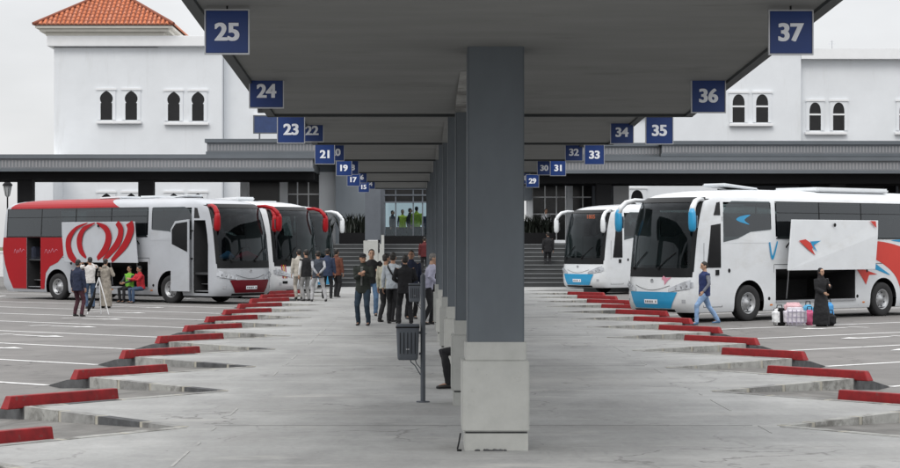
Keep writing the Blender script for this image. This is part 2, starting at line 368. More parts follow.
# kerb stones along the saw edges
def kerb_run(b, a, c, dark_first, inward):
    d = (c-a); L = d.length; d.normalize(); nrm = Vector((-d.y, d.x, 0))
    if nrm.dot(inward) < 0: nrm = -nrm
    x = 0.0; first = True
    while x < L-0.05:
        s_ = min(random.uniform(0.85, 1.0), L-x)
        mi = random.choice((0, 0, 0, 1, 1, 2)) if inward.x > 0 else random.choice((0, 0, 0, 0, 1))
        p0 = a+d*x; p1 = a+d*(x+s_-0.075)
        o0 = nrm*(-0.02); o1 = nrm*0.13
        b.prism([p0+o0+Vector((0, 0, -0.30)), p1+o0+Vector((0, 0, -0.30)), p1+o1+Vector((0, 0, -0.30)), p0+o1+Vector((0, 0, -0.30))], (0, 0, 0.306), mi)
        q0 = p1; q1 = a+d*(x+s_)
        o0 = nrm*(-0.012)
        b.prism([q0+o0+Vector((0, 0, -0.30)), q1+o0+Vector((0, 0, -0.30)), q1+o1+Vector((0, 0, -0.30)), q0+o1+Vector((0, 0, -0.30))], (0, 0, 0.3045), 3)
        x += s_
b = MB(); kerbm = [M_KL, M_KM, M_KD, M_KJ]
ctr = Vector((1, 0, 0))
for i in range(len(L_T)-1):
    kerb_run(b, L_T[i+1], L_N[i], True, Vector((1, 1, 0)).normalized())     # long side that faces the camera
    kerb_run(b, L_N[i], L_T[i], False, Vector((1, -1, 0)).normalized())
    kerb_run(b, R_T[i+1], R_N[i], True, Vector((-1, 1, 0)).normalized())
    kerb_run(b, R_N[i], R_T[i], False, Vector((-1, -1, 0)).normalized())
tag(b.build('kerb', kerbm), kind='structure')
# tapered kerb ends running down to the asphalt
b = MB()
for T, sx in [(t_, -1) for t_ in L_T[:-1]] + [(t_, 1) for t_ in R_T[:-1]]:
    e = Vector((T.x + sx*0.95, T.y+1.75, AZ+0.012))
    m1 = Vector(((T.x*0.45+e.x*0.55), (T.y*0.45+e.y*0.55), -0.10))
    w_ = Vector((0.16, 0.10, 0)) if sx < 0 else Vector((-0.16, 0.10, 0))
    top = [Vector((T.x, T.y, 0.0)), m1, e]
    for p, q in ((top[0], top[1]), (top[1], top[2])):
        pb = Vector((p.x, p.y, AZ-0.03)); qb = Vector((q.x, q.y, AZ-0.03))
        b.prism([p, q, qb, pb], w_, 0)
tag(b.build('kerb_ramp', M_KD), kind='structure')

# sloping aprons that fill each notch
b = MB()
for (Ta, Nn, Tb, sx) in [(L_T[i], L_N[i], L_T[i+1], -1) for i in range(len(L_T)-1)] + [(R_T[i], R_N[i], R_T[i+1], 1) for i in range(len(R_T)-1)]:
    a = Vector((Ta.x, Ta.y, -0.155)); n_ = Vector((Nn.x-sx*0.05, Nn.y, -0.022)); c = Vector((Tb.x, Tb.y, -0.155))
    b.face([a, n_, c]); o_ = Vector((sx*0.75, 0.3, -0.11)); b.face([a, c, c+o_, a+o_])
M_APR = mat('apron_grimy_concrete', (0.17, 0.165, 0.155), 0.9, noise=0.4, scale=2.2, bump=0.3)
tag(b.build('bay_apron', M_APR, recalc=False), kind='structure')
# lot markings
b = MB(); hl = R(52)
def stroke(p, q, w_, z, mi=0, bb=None):
    d = (q-p).normalized(); n_ = Vector((-d.y, d.x, 0))*w_/2
    (bb or b).face([(p.x-n_.x, p.y-n_.y, z), (q.x-n_.x, q.y-n_.y, z), (q.x+n_.x, q.y+n_.y, z), (p.x+n_.x, p.y+n_.y, z)])
for T, sx in [(t_, -1) for t_ in L_T[1:-1]] + [(t_, 1) for t_ in R_T[1:-1]]:
    s0 = Vector((T.x+sx*0.98, T.y+1.85, 0)); d = Vector((sx*math.sin(hl), math.cos(hl), 0))
    stroke(s0, s0+d*15.5, 0.16, AZ+0.006)
    # small painted arrow, pointing along the bay
    n_ = Vector((-d.y, d.x, 0))
    c = Vector((T.x+sx*4.0, T.y+2.55, 0)) - d*0.2
    stroke(c, c+d*1.15, 0.16, AZ+0.006)
    e = c; b.face([tuple(e-n_*0.30+Vector((0, 0, AZ+0.010))), tuple(e+n_*0.30+Vector((0, 0, AZ+0.010))), tuple(e-d*0.65+Vector((0, 0, AZ+0.010)))])
    stroke(c+d*1.6-n_*0.35, c+d*1.6+n_*0.35, 0.14, AZ+0.006)
stroke(Vector((-17.5, 60, 0)), Vector((-17.5, 84, 0)), 0.14, AZ+0.009)
stroke(Vector((18.5, 60, 0)), Vector((18.5, 84, 0)), 0.14, AZ+0.009)
tag(b.build('lot_markings', M_LINE, recalc=False), kind='structure')
# tyre stains and oil on the asphalt near the stops
# ------------------------------------------------------------------ red wheel stops
def stop_beam(T, N, sx, idx, side):
    d = (N-T); d.z = 0; d.normalize()
    n_ = Vector((-d.y, d.x, 0));  n_ = n_ if n_.y > 0 else -n_
    a = T - d*0.20; c = a + d*random.uniform(1.78, 1.88)
    off = n_*0.10
    b = MB(); h = random.uniform(.115, .13)
    p = [a+off, c+off, c+off+n_*0.145, a+off+n_*0.145]
    lo = [Vector((q.x, q.y, -0.03)) for q in p]
    sl = d*0.07
    hi = [Vector((p[0].x, p[0].y, h))+sl+n_*0.02, Vector((p[1].x, p[1].y, h))-d*0.01+n_*0.02, Vector((p[2].x, p[2].y, h))-d*0.01-n_*0.02, Vector((p[3].x, p[3].y, h))+sl-n_*0.02]
    o0 = a.copy(); V = [tuple(v-o0) for v in lo+hi]
    b.v = V; b.f = [(0, 1, 5, 4), (1, 2, 6, 5), (2, 3, 7, 6), (3, 0, 4, 7), (4, 5, 6, 7), (3, 2, 1, 0)]; b.m = [0]*6
    o = b.build('wheel_stop', M_RED, loc=o0)
    md = o.modifiers.new('b', 'BEVEL'); md.width = 0.012; md.segments = 2
    tag(o, 'red painted wheel stop on the %s platform edge, %s to the viewer' % (side, ORD[idx]), 'wheel stop', 'red wheel stops along the %s edge' % side)
for i in range(2, 14):
    stop_beam(L_T[i], L_N[i], -1, i-2, 'left')
for i in range(2, 14):
    stop_beam(R_T[i], R_N[i], 1, i-2, 'right')

# ------------------------------------------------------------------ columns
def column(i):
    y = 19.2+5.25*i; t = empty('column', (0.72-0.0047*(y-17), y, 0), 0, 'square blue grey column on a pale stone plinth, %s of the central row' % ORD[i], 'column', 'columns down the middle of the platform')
    b = MB(); b.box(-0.272, 0.272, 0, 0.55, 0.86, 4.2, 0, 0.012); b.build('shaft', M_COLG, t)
    b = MB(); b.box(-0.325, 0.32, -0.04, 0.61, 0.185, 0.86, 0, 0.01); b.build('plinth', M_PLINTH, t)
    b = MB(); b.box(-0.292, 0.292, -0.007, 0.577, 0.8605, 1.04, 0, 0.006); b.build('plinth_cap', M_PLINTH, t)
    b = MB(); b.box(-0.30, 0.31, -0.02, 0.59, -0.01, 0.165, 0, 0.006); b.box(-0.29, 0.30, -0.01, 0.58, 0.165, 0.186, 1); b.build('foot', [M_PLINTH, M_KD], t)
    if i == 0:
        b = MB(); b.loft([(-0.34, -0.03, 0.17), (-0.355, -0.05, 0.09), (-0.37, -0.06, 0.02)], 0.008, 6); b.box(-0.375, -0.33, -0.075, -0.045, 0.0, 0.018)
        b.build('earthing_rod', M_TRIMB, t)
        b = MB()
        for k in range(16):
            x = random.uniform(-.18, .1); b.ell((x, -0.03-random.random()*0.02, 0.006), (random.uniform(.01, .03), 0.012, random.uniform(.006, .016)), seg=6, rings=4)
        b.build('broken_mortar', M_KD, t)
for i in range(12): column(i)

# ------------------------------------------------------------------ canopies
CAN = [(25.3, 1.619), (35.8, 1.776), (46.3, 1.91), (56.8, 1.985), (67.3, 2.05), (77.8, 2.10)]
def canopy(i):
    ze, h = CAN[i]; L = 9.3; z0 = ze-L; sl = 0.042 if i == 0 else 0.034
    zf = 2+h; zn = zf+sl*L
    X0, X1 = -1.86, 3.33
    t = empty('canopy_section', (0.72, z0, zn), 0, 'dark flat soffit canopy section over the platform, %s of the row' % ORD[i], 'canopy', 'canopy sections over the platform')
    t_in = Vector((-0.72, -z0, -zn))
    def q(x, y, z): return tuple(Vector((x, y, z))+t_in)
    b = MB()
    b.prism([q(X0, z0, zn), q(X1, z0, zn), q(X1, ze, zf), q(X0, ze, zf)], (0, 0, 0.22), 0); b.build('roof_slab', M_CEIL, t)
    # edge gutter beams along both long sides and drip strip at the ends
    for x in (X0-0.10, X1+0.002):
        b = MB(); b.prism([q(x, z0, zn-0.03), q(x+0.098, z0, zn-0.03), q(x+0.098, ze, zf-0.03), q(x, ze, zf-0.03)], (0, 0, 0.34), 0); b.build('side_fascia', M_CEILD, t)
    b = MB(); b.prism([q(X0-0.1, ze+0.003, zf-0.035), q(X1+0.1, ze+0.003, zf-0.035), q(X1+0.1, ze+0.11, zf-0.035), q(X0-0.1, ze+0.11, zf-0.035)], (0, 0, 0.36), 0); b.build('end_fascia', M_CEILD, t)
    b = MB(); b.prism([q(X0-0.1, z0-0.11, zn-0.035), q(X1+0.1, z0-0.11, zn-0.035), q(X1+0.1, z0-0.003, zn-0.035), q(X0-0.1, z0-0.003, zn-0.035)], (0, 0, 0.36), 0); b.build('end_fascia', M_CEILD, t)
    # tapered bracket from the far column of the pair
    yc = 19.2+5.25*(2*i+1)
    b = MB(); zc = zf+sl*(ze-yc)
    xb = 0.436-0.0047*(yc-17); b.prism([q(xb, yc-3.4, zc+sl*3.4-0.004), q(xb, yc, zc-0.004), q(xb, yc, zc-0.07)], (0.2, 0, 0)); b.build('bracket', M_KM if i == 0 else M_CEIL, t)  # nearest bracket in a paler colour that stands for light falling on it
for i in range(6): canopy(i)
def ceil_z(y):
    for i, (ze, h) in enumerate(CAN):
        if y < ze+0.6: 
            sl = 0.042 if i == 0 else 0.034; return 2+h+sl*(ze-y)
    return 4.1

# ------------------------------------------------------------------ bay signs
LEFTS = [(25, 227, 32), (24, 266.5, 91), (23, 291, 129.5), (22, 312, 130.5), (21, 324.7, 154.2), (20, 335.5, 152.3), (19, 344, 168), (18, 351.5, 167.5), (17, 353.5, 179.7), (16, 361, 177.2), (15, 363.8, 187), (14, 370, 184)]
RIGHTS = [(37, 791, 32.5), (36, 708.5, 95.7), (35, 659.4, 130.5), (34, 622, 132.3), (33, 594.4, 154.8), (32, 574, 152.3), (31, 558, 168), (30, 544.3, 168), (29, 532.5, 181), (28, 524, 178)]
for side, lst in (('left', LEFTS), ('right', RIGHTS)):
    for i, (num, px, py) in enumerate(lst):
        Z = 16.75 + 5.12*i; s_ = 0.178
        if num in (24, 36): s_ = 0.180
        if num == 22: Z += 0.3
        x = PX(px, Z); z = PZ(py, Z)
        t = empty('bay_sign', (x, Z, z), 0, 'navy sign with white number %d, %s of the signs under the %s canopy edge' % (num, ORD[i], side), 'sign', 'numbered bay signs along the %s edge' % side)
        b = MB(); b.box(-s_, s_, 0.0, 0.03, -s_, s_, 0, 0.004); b.build('panel', M_SIGNB, t)
        b = MB(); e = 0.011
        b.box(-s_-e, s_+e, -0.006, 0.034, s_, s_+e); b.box(-s_-e, s_+e, -0.006, 0.034, -s_-e, -s_)
        b.box(-s_-e, -s_, -0.006, 0.034, -s_, s_); b.box(s_, s_+e, -0.006, 0.034, -s_, s_); b.build('frame', M_STEEL, t)
        tm = text_mesh(str(num), 0.205, M_SIGNW, t, (0, -0.004, 0), name='number', xs=1.02, off=0.0045)
        bmt = bmesh.new()
        for q, dx in enumerate((-0.0055, 0.0, 0.0055)):
            tmp = tm.data.copy(); tmp.transform(Matrix.Translation((dx, 0, 0.0012*q))); bmt.from_mesh(tmp); bpy.data.meshes.remove(tmp)
        bmt.to_mesh(tm.data); bmt.free()
        cz = ceil_z(Z)-z+0.02
        if cz > s_+0.01:
            b = MB(); b.box(-0.007, 0.007, 0.01, 0.024, s_+e, cz); b.box(-0.03, 0.03, 0.0, 0.034, cz-0.02, cz)
            b.build('hanger', M_TRIMB, t)

# ------------------------------------------------------------------ litter bins on posts
def bin_post(x, y, ztop, side, zlo, zhi, w_, label):
    t = empty('litter_bin', (x, y, 0), 0, label, 'litter bin')
    b = MB(); b.loft([(0, 0, 0.006), (0, 0, ztop)], 0.031, 12); b.ell((0, 0, ztop), (0.031, 0.031, 0.015)); b.build('post', M_DGREY, t, smooth=False)
    b = MB(); b.loft([(0, 0, 0), (0, 0, 0.012)], 0.085, 16)
    b.build('base_plate', M_DGREY, t)
    b = MB(); cx = -0.045-w_/2
    prof = [(0.80, zlo), (0.88, zlo+0.02), (0.90, zlo+0.05), (1.0, zhi-0.03), (1.0, zhi-0.005), (0.96, zhi)]
    i0 = 0; seg = 24
    for (k, z) in prof:
        for q in range(seg):
            u = 2*math.pi*q/seg; cu, su = math.cos(u), math.sin(u)
            b.v.append((cx+k*w_/2*math.copysign(abs(cu)**0.35, cu), k*w_*0.42*math.copysign(abs(su)**0.35, su), z))
    for k in range(len(prof)-1):
        for q in range(seg): b.f.append((k*seg+q, k*seg+(q+1) % seg, (k+1)*seg+(q+1) % seg, (k+1)*seg+q)); b.m.append(0)
    b.f.append(tuple(reversed(range(seg)))); b.m.append(0)
    n0 = (len(prof)-1)*seg; b.f.append(tuple(n0+q for q in range(seg))); b.m.append(0)
    bo = b.build('bin_body', M_DGREY, t, smooth=False)
    b = MB()
    for k in range(5):
        xx = cx - w_*0.32 + k*w_*0.16; b.box(xx-0.004, xx+0.004, -w_*0.425, -w_*0.418, zlo+0.08, zhi-0.10)
    b.box(cx-w_/2-0.004, cx+w_/2+0.004, -w_*0.43, w_*0.43, zhi-0.045, zhi-0.028)
    b.build('rib', M_BLACK, t)
    b = MB(); b.box(cx-0.02, cx+0.02, -w_*0.424, -w_*0.42, zlo+0.13, zlo+0.145); b.build('keyhole_plate', M_STEEL, t)
    for zz_ in (zlo+0.06, zhi-0.12): b = MB(); b.box(-0.05, 0.0, -0.01, 0.01, zz_, zz_+0.03); b.build('bracket', M_DGREY, t)
    b = MB()
    b.loft([(-0.03, 0, zlo-0.19), (-0.10, 0, zlo-0.07), (-0.15, 0, zlo-0.03), (-0.16, 0, zlo+0.01)], 0.007, 6)
    b.build('stay', M_DGREY, t)
    b = MB(); b.loft([(-0.02, 0, zlo-0.12), (-0.08, 0, zlo-0.05), (-0.10, 0, zlo+0.01)], 0.006, 6); b.build('stay', M_DGREY, t)
bin_post(0.012, 25.0, 1.58, -1, 0.53, 0.975, 0.29, 'dark grey litter bin on a slim post, the nearer of the two')
bin_post(0.02, 43.5, 1.30, -1, 0.70, 1.10, 0.27, 'small dark grey litter bin on a post beside the standing men')

# ------------------------------------------------------------------ people
SK = {'a': mat('skin_tan', (0.36, 0.20, 0.13), 0.6, noise=0.06, scale=20), 'b': mat('skin_light', (0.46, 0.28, 0.19), 0.6, noise=0.06, scale=20)}
HAIR = mat('dark_hair', (0.015, 0.012, 0.010), 0.6, noise=0.3, scale=40)
HAIRG = mat('grey_hair', (0.16, 0.15, 0.14), 0.7, noise=0.3, scale=40)
SHOE = mat('black_leather', (0.015, 0.014, 0.014), 0.4)
SHOEW = mat('pale_trainers', (0.30, 0.33, 0.38), 0.6)
EYE = mat('eye', (0.02, 0.015, 0.012), 0.2)
def cloth(name, c, n_=0.14): return mat('cloth_'+name, c, 0.9, noise=n_*1.7, scale=7, bump=0.6)

def remeshed(b, name, m, parent, voxel, smooth_it=2, rough=0.0):
    me = bpy.data.meshes.new('tmp'); me.from_pydata(b.v, [], b.f)
    bm = bmesh.new(); bm.from_mesh(me); bmesh.ops.recalc_face_normals(bm, faces=bm.faces); bm.to_mesh(me); bm.free()
    o = bpy.data.objects.new('tmp', me); COL.objects.link(o)
    md = o.modifiers.new('r', 'REMESH'); md.mode = 'VOXEL'; md.voxel_size = voxel; md.use_smooth_shade = True
    if smooth_it:
        sm = o.modifiers.new('s', 'SMOOTH'); sm.iterations = smooth_it; sm.factor = 0.5
    if rough > 0:
        tx = bpy.data.textures.get('folds') or bpy.data.textures.new('folds', 'CLOUDS'); tx.noise_scale = 0.11
        dm = o.modifiers.new('d', 'DISPLACE'); dm.texture = tx; dm.strength = rough; dm.mid_level = 0.5; dm.texture_coords = 'LOCAL'
    dg = bpy.context.evaluated_depsgraph_get(); me2 = bpy.data.meshes.new_from_object(o.evaluated_get(dg))
    bpy.data.objects.remove(o); bpy.data.meshes.remove(me)
    me2.materials.clear(); me2.materials.append(m); me2.polygons.foreach_set('use_smooth', [True]*len(me2.polygons))
    me2.name = name; r = bpy.data.objects.new(name, me2); COL.objects.link(r); r.parent = parent
    return r
def two_bone(a, c, l1, l2, pole):
    a = Vector(a); c = Vector(c); d = c-a; L = d.length
    if L > (l1+l2)*0.995: c = a + d.normalized()*(l1+l2)*0.995; d = c-a; L = d.length
    u = d.normalized(); x = (l1*l1-l2*l2+L*L)/(2*L); h = math.sqrt(max(l1*l1-x*x, 0))
    p = Vector(pole); p = p-u*p.dot(u)
    if p.length < 1e-4: p = Vector((0, -1, 0))-u*(-u.y)
    return a+u*x+p.normalized()*h, c
def P3(x, y, z): return Vector((x, y, z))

def person(pos, face, label, H=1.74, skin='a', top=None, top_kind='jacket', trou=None, hair='short', hands=None, feet=None, pelvis=None, lean=(0, 0),
           head_yaw=0, head_pitch=0, shoes=None, group=None, vox=1.0, extras=None, hat=None, under=None, sleeve='long', build=1.0):
    """local frame: the person looks along -y; their right hand is at -x"""
    t = empty('person', pos, R(face), label, 'person', group)
    s_ = H/1.75
    pel = Vector(pelvis or (0, 0, 0.93))
    feet = feet or [(-0.11, 0.0, 0.0), (0.11, 0.02, 0.0)]
    hands = hands or [(-0.27, -0.04, 0.80), (0.27, -0.04, 0.80)]
    ln = Vector((lean[0], lean[1], 0))
    chest = pel + P3(0, 0, 0.38) + ln*0.8; neck = pel + P3(0, 0.0, 0.57) + ln*1.1
    Rh = Matrix.Rotation(R(head_yaw), 3, 'Z') @ Matrix.Rotation(R(head_pitch), 3, 'X')
    hc = neck + P3(0, -0.015, 0.13) + ln*0.15
    SV = (1, 0, 0)
    sh = [neck + P3(-0.185*build, 0.0, -0.075), neck + P3(0.185*build, 0.0, -0.075)]
    hip = [pel + P3(-0.09, 0, -0.02), pel + P3(0.09, 0, -0.02)]
    ank = [Vector(f)+P3(0, 0.03, 0.09) for f in feet]
    knees = []; elbows = []; wrists = []
    for k in range(2):
        kn, an = two_bone(hip[k], ank[k], 0.44, 0.43, (0.1*(-1, 1)[k], -1, 0.15)); knees.append(kn); ank[k] = an
        el, wr = two_bone(sh[k], hands[k], 0.29, 0.26, (0.75*(-1, 1)[k], 0.8, -0.5)); elbows.append(el); wrists.append(wr)
    def sc(b): b.v = [(x*s_, y*s_, z*s_) for (x, y, z) in b.v]; return b
    # ---- body: one continuous surface
    b = MB()
    b.loft([hc+Rh@P3(0, 0.0, 0.118), hc+Rh@P3(0, 0.004, 0.10), hc+Rh@P3(0, 0.005, 0.06), hc+Rh@P3(0, 0.003, 0.0), hc+Rh@P3(0, -0.008, -0.05), hc+Rh@P3(0, -0.022, -0.085), hc+Rh@P3(0, -0.035, -0.108)],
           [(0.02, 0.02), (0.052, 0.066), (0.074, 0.094), (0.073, 0.092), (0.062, 0.078), (0.046, 0.055), (0.026, 0.028)], 14, side=Rh@Vector(SV))
    b.loft([hc+Rh@P3(0, -0.088, 0.022), hc+Rh@P3(0, -0.102, 0.0), hc+Rh@P3(0, -0.114, -0.018), hc+Rh@P3(0, -0.096, -0.028)], [0.009, 0.012, 0.016, 0.012], 8)
    b.ell(hc+Rh@P3(0, -0.088, -0.056), (0.025, 0.014, 0.011))
    for sx in (-1, 1): b.ell(hc+Rh@P3(sx*0.077, 0.008, -0.008), (0.010, 0.02, 0.032))
    b.loft([neck+P3(0, 0.01, -0.06), neck+P3(0, 0.005, 0.02), hc+P3(0, 0.01, -0.05)], [(0.066, 0.06), (0.056, 0.056), (0.052, 0.054)], 12, side=SV)
    b.loft([pel+P3(0, 0, -0.08), pel+P3(0, 0, 0.1), chest, neck+P3(0, 0, -0.10), neck+P3(0, 0, -0.04)], [(0.15, 0.10), (0.13, 0.09), (0.155, 0.10), (0.165, 0.085), (0.07, 0.06)], 14, side=SV)
    for k in range(2):
        sx = (-1, 1)[k]
        b.loft([sh[k], (sh[k]+elbows[k])/2, elbows[k], (elbows[k]+wrists[k])/2, wrists[k]], [0.050, 0.043, 0.036, 0.034, 0.025], 10)
        b.loft([hip[k], (hip[k]+knees[k])/2, knees[k], knees[k]*0.65+ank[k]*0.35, ank[k]], [0.078, 0.068, 0.05, 0.052, 0.036], 10)
        b.loft([ank[k], ank[k]+P3(0, -0.05, -0.045), ank[k]+P3(0, -0.14, -0.06)], [0.034, 0.034, 0.028], 8)
        # hand: palm, four bent fingers, thumb
        d = (wrists[k]-elbows[k]).normalized(); inn = Vector((-sx, 0, 0)); inn = (inn - d*inn.dot(d)).normalized(); fw = d.cross(inn).normalized()
        if fw.y > 0: fw = -fw
        w0 = wrists[k]; pc = w0+d*0.09
        b.loft([w0-d*0.005, w0+d*0.04, pc], [(0.024, 0.017), (0.038, 0.015), (0.040, 0.013)], 10, side=fw)
        for q, (o_, ln_) in enumerate(((0.030, 0.068), (0.010, 0.078), (-0.010, 0.072), (-0.030, 0.056))):
            a = pc+fw*o_-d*0.006; m1 = a+d*ln_*0.5+inn*0.006; m2 = m1+d*ln_*0.33+inn*0.018; e_ = m2+d*ln_*0.12+inn*0.022
            b.loft([a, m1, m2, e_], [0.0095, 0.009, 0.008, 0.0065], 7)
        a = w0+d*0.025+fw*0.026; b.loft([a, a+d*0.03+fw*0.022+inn*0.01, a+d*0.058+fw*0.028+inn*0.02], [0.012, 0.0105, 0.008], 7)
    remeshed(sc(b), 'body', SK[skin], t, 0.0085*vox, 1)
    for sx in (-1, 1):
        e = MB(); e.ell(hc+Rh@P3(sx*0.030, -0.084, 0.012), (0.012, 0.008, 0.006), seg=8, rings=6); sc(e).build('eye', EYE, t, smooth=True)
        e = MB(); e.loft([hc+Rh@P3(sx*0.014, -0.090, 0.030), hc+Rh@P3(sx*0.032, -0.087, 0.034), hc+Rh@P3(sx*0.050, -0.072, 0.028)], [0.004, 0.005, 0.003], 6); sc(e).build('eyebrow', HAIR, t, smooth=True)
    # ---- hair
    hm = HAIRG if hair == 'grey' else HAIR
    if hair != 'scarf' and hat is None:
        b = MB()
        b.ell(hc+Rh@P3(0, 0.018, 0.045), (0.084, 0.098, 0.088), rot=Rh)
        b.ell(hc+Rh@P3(0, 0.040, -0.005), (0.078, 0.070, 0.075), rot=Rh)
        if hair == 'bun': b.ell(hc+Rh@P3(0, 0.11, 0.04), (0.045, 0.045, 0.045))
        remeshed(sc(b), 'hair', hm, t, 0.010*vox, 1, 0.006)
    if hat is not None:
        b = MB(); b.loft([hc+Rh@P3(0, 0.01, 0.03), hc+Rh@P3(0, 0.01, 0.07), hc+Rh@P3(0, 0.01, 0.11), hc+Rh@P3(0, 0.01, 0.128)], [(0.088, 0.108), (0.088, 0.106), (0.075, 0.09), (0.03, 0.04)], 14, side=Rh@Vector(SV))
        b.loft([hc+Rh@P3(0, -0.07, 0.052), hc+Rh@P3(0, -0.15, 0.036)], [(0.07, 0.012), (0.05, 0.008)], 12, side=Rh@Vector(SV))
        remeshed(sc(b), 'cap', hat, t, 0.010*vox, 1)
        b = MB(); b.ell(hc+Rh@P3(0, 0.045, -0.005), (0.075, 0.065, 0.065), rot=Rh); remeshed(sc(b), 'hair', hm, t, 0.012*vox, 1)
    # ---- garments
    T0, T1 = top if isinstance(top, tuple) else (top, top)
    if top_kind in ('jacket', 'shirt', 'vest', 'tshirt'):
        hem = {'jacket': -0.14, 'shirt': -0.07, 'vest': -0.10, 'tshirt': -0.08}[top_kind]
        ex = {'jacket': 0.030, 'shirt': 0.018, 'vest': 0.034, 'tshirt': 0.016}[top_kind]
        seated = pel.z < 0.75
        if seated: hem = -0.04
        b = MB()
        b.loft([pel+P3(0, 0, hem), pel+P3(0, 0.0, 0.02), pel+P3(0, 0, 0.14)+ln*0.3, chest+P3(0, 0, 0.02), neck+P3(0, 0.0, -0.115), neck+P3(0, 0.0, -0.06), neck+P3(0, 0.005, -0.015)],
               [(0.168*build+ex, 0.115*build+ex), (0.160*build+ex, 0.115*build+ex), (0.148*build+ex, 0.108*build+ex), (0.172*build+ex, 0.115*build+ex), (0.188*build+ex*.6, 0.10+ex), (0.125, 0.085+ex*.5), (0.068, 0.066)], 18, side=SV)
        if top_kind != 'vest' or True:
            for k in range(2):
                if top_kind == 'vest': 
                    b.loft([sh[k]+P3(0, 0, 0.0), sh[k]*0.8+elbows[k]*0.2], [0.072, 0.066], 10); continue
                if sleeve == 'short': b.loft([sh[k], sh[k]*0.35+elbows[k]*0.65], [0.066, 0.060], 10)
                else: b.loft([sh[k], (sh[k]+elbows[k])/2, elbows[k], (elbows[k]+wrists[k])/2, wrists[k]], [0.064+ex*.3, 0.056+ex*.3, 0.048+ex*.3, 0.044+ex*.3, 0.036+ex*.2], 12)
        if top_kind == 'jacket':
            b.loft([neck+P3(0, 0.01, -0.06), neck+P3(0, 0.008, 0.005), neck+P3(0, 0.01, 0.03)], [(0.09, 0.085), (0.074, 0.074), (0.072, 0.074)], 14, side=SV)
        remeshed(sc(b), top_kind, T0, t, 0.012*vox, 2, 0.030)
        if top_kind == 'vest':
            b = MB()
            for k in range(2): b.loft([sh[k]+P3(0, 0, -0.01), (sh[k]+elbows[k])/2, elbows[k], (elbows[k]+wrists[k])/2, wrists[k]], [0.060, 0.054, 0.048, 0.043, 0.035], 12)
            remeshed(sc(b), 'sleeve', T1, t, 0.012*vox, 2, 0.015)
        if under is not None:
            b = MB(); b.prism([neck+P3(-0.035, -0.098-ex*.3, -0.06)+ln*0, neck+P3(0.035, -0.098-ex*.3, -0.06), chest+P3(0.025, -0.138-ex, 0.0), pel+P3(0.02, -0.14-ex, 0.05), pel+P3(-0.02, -0.14-ex, 0.05), chest+P3(-0.025, -0.138-ex, 0.0)], (0, 0.03, 0))
            sc(b).build('shirt_front', under, t)
    if top_kind in ('robe', 'abaya'):
        b = MB(); wd = 0.235 if top_kind == 'robe' else 0.27
        b.loft([P3(0, 0.0, 0.06), P3(0, -0.02, 0.42), pel+P3(0, 0, -0.1), pel+P3(0, 0, 0.14), chest, neck+P3(0, 0.0, -0.115), neck+P3(0, 0.0, -0.06), neck+P3(0, 0.005, 0.0)],
               [(wd, wd*0.85), (wd*0.95, wd*0.92), (0.21, 0.165), (0.18, 0.14), (0.195, 0.14), (0.195, 0.115), (0.13, 0.10), (0.07, 0.07)], 20, side=SV)
        for k in range(2): b.loft([sh[k], (sh[k]+elbows[k])/2, elbows[k], (elbows[k]+wrists[k])/2, wrists[k]], [0.075, 0.07, 0.068, 0.066, 0.062], 12)
        if top_kind == 'robe': b.loft([neck+P3(0, 0.06, -0.09), neck+P3(0, 0.10, -0.03), neck+P3(0, 0.09, 0.02)], [(0.06, 0.04), (0.09, 0.05), (0.06, 0.03)], 12, side=SV)
        remeshed(sc(b), top_kind, T0, t, 0.013*vox, 2, 0.03)
        if top_kind == 'abaya':
            b = MB(); b.loft([hc+P3(0, 0.02, 0.135), hc+P3(0, 0.025, 0.11), hc+P3(0, 0.032, 0.05), hc+P3(0, 0.036, -0.03), hc+P3(0, 0.03, -0.10), neck+P3(0, 0.01, -0.06), neck+P3(0, 0.0, -0.15)],
                   [(0.03, 0.04), (0.07, 0.08), (0.093, 0.100), (0.092, 0.092), (0.085, 0.085), (0.12, 0.10), (0.17, 0.13)], 16, side=Rh@Vector(SV))
            remeshed(sc(b), 'headscarf', T1, t, 0.012*vox, 2, 0.01)
    else:
        b = MB()
        b.loft([pel+P3(0, 0, 0.08), pel+P3(0, 0, 0), pel+P3(0, 0, -0.08)], [(0.142, 0.108), (0.162, 0.122), (0.152, 0.12)], 16, side=SV)
        for k in range(2):
            b.loft([hip[k], (hip[k]+knees[k])/2, knees[k], knees[k]*0.5+ank[k]*0.5, ank[k]+P3(0, 0.0, -0.03)], [0.098, 0.086, 0.068, 0.064, 0.056], 12)
        remeshed(sc(b), 'trousers', trou, t, 0.012*vox, 2, 0.026)
    sm = shoes or SHOE
    for k in range(2):
        a = ank[k]; b = MB()
        b.loft([a+P3(0, 0.055, -0.055), a+P3(0, 0.02, -0.045), a+P3(0, -0.05, -0.052), a+P3(0, -0.13, -0.062), a+P3(0, -0.185, -0.070)], [(0.030, 0.030), (0.040, 0.042), (0.043, 0.035), (0.046, 0.026), (0.026, 0.016)], 12, side=SV)
        remeshed(sc(b), 'shoe', sm, t, 0.010*vox, 1)
    if extras: extras(t, s_, dict(pel=pel, chest=chest, neck=neck, hc=hc, sh=sh, hands=wrists, knees=knees, sc=sc))
    return t

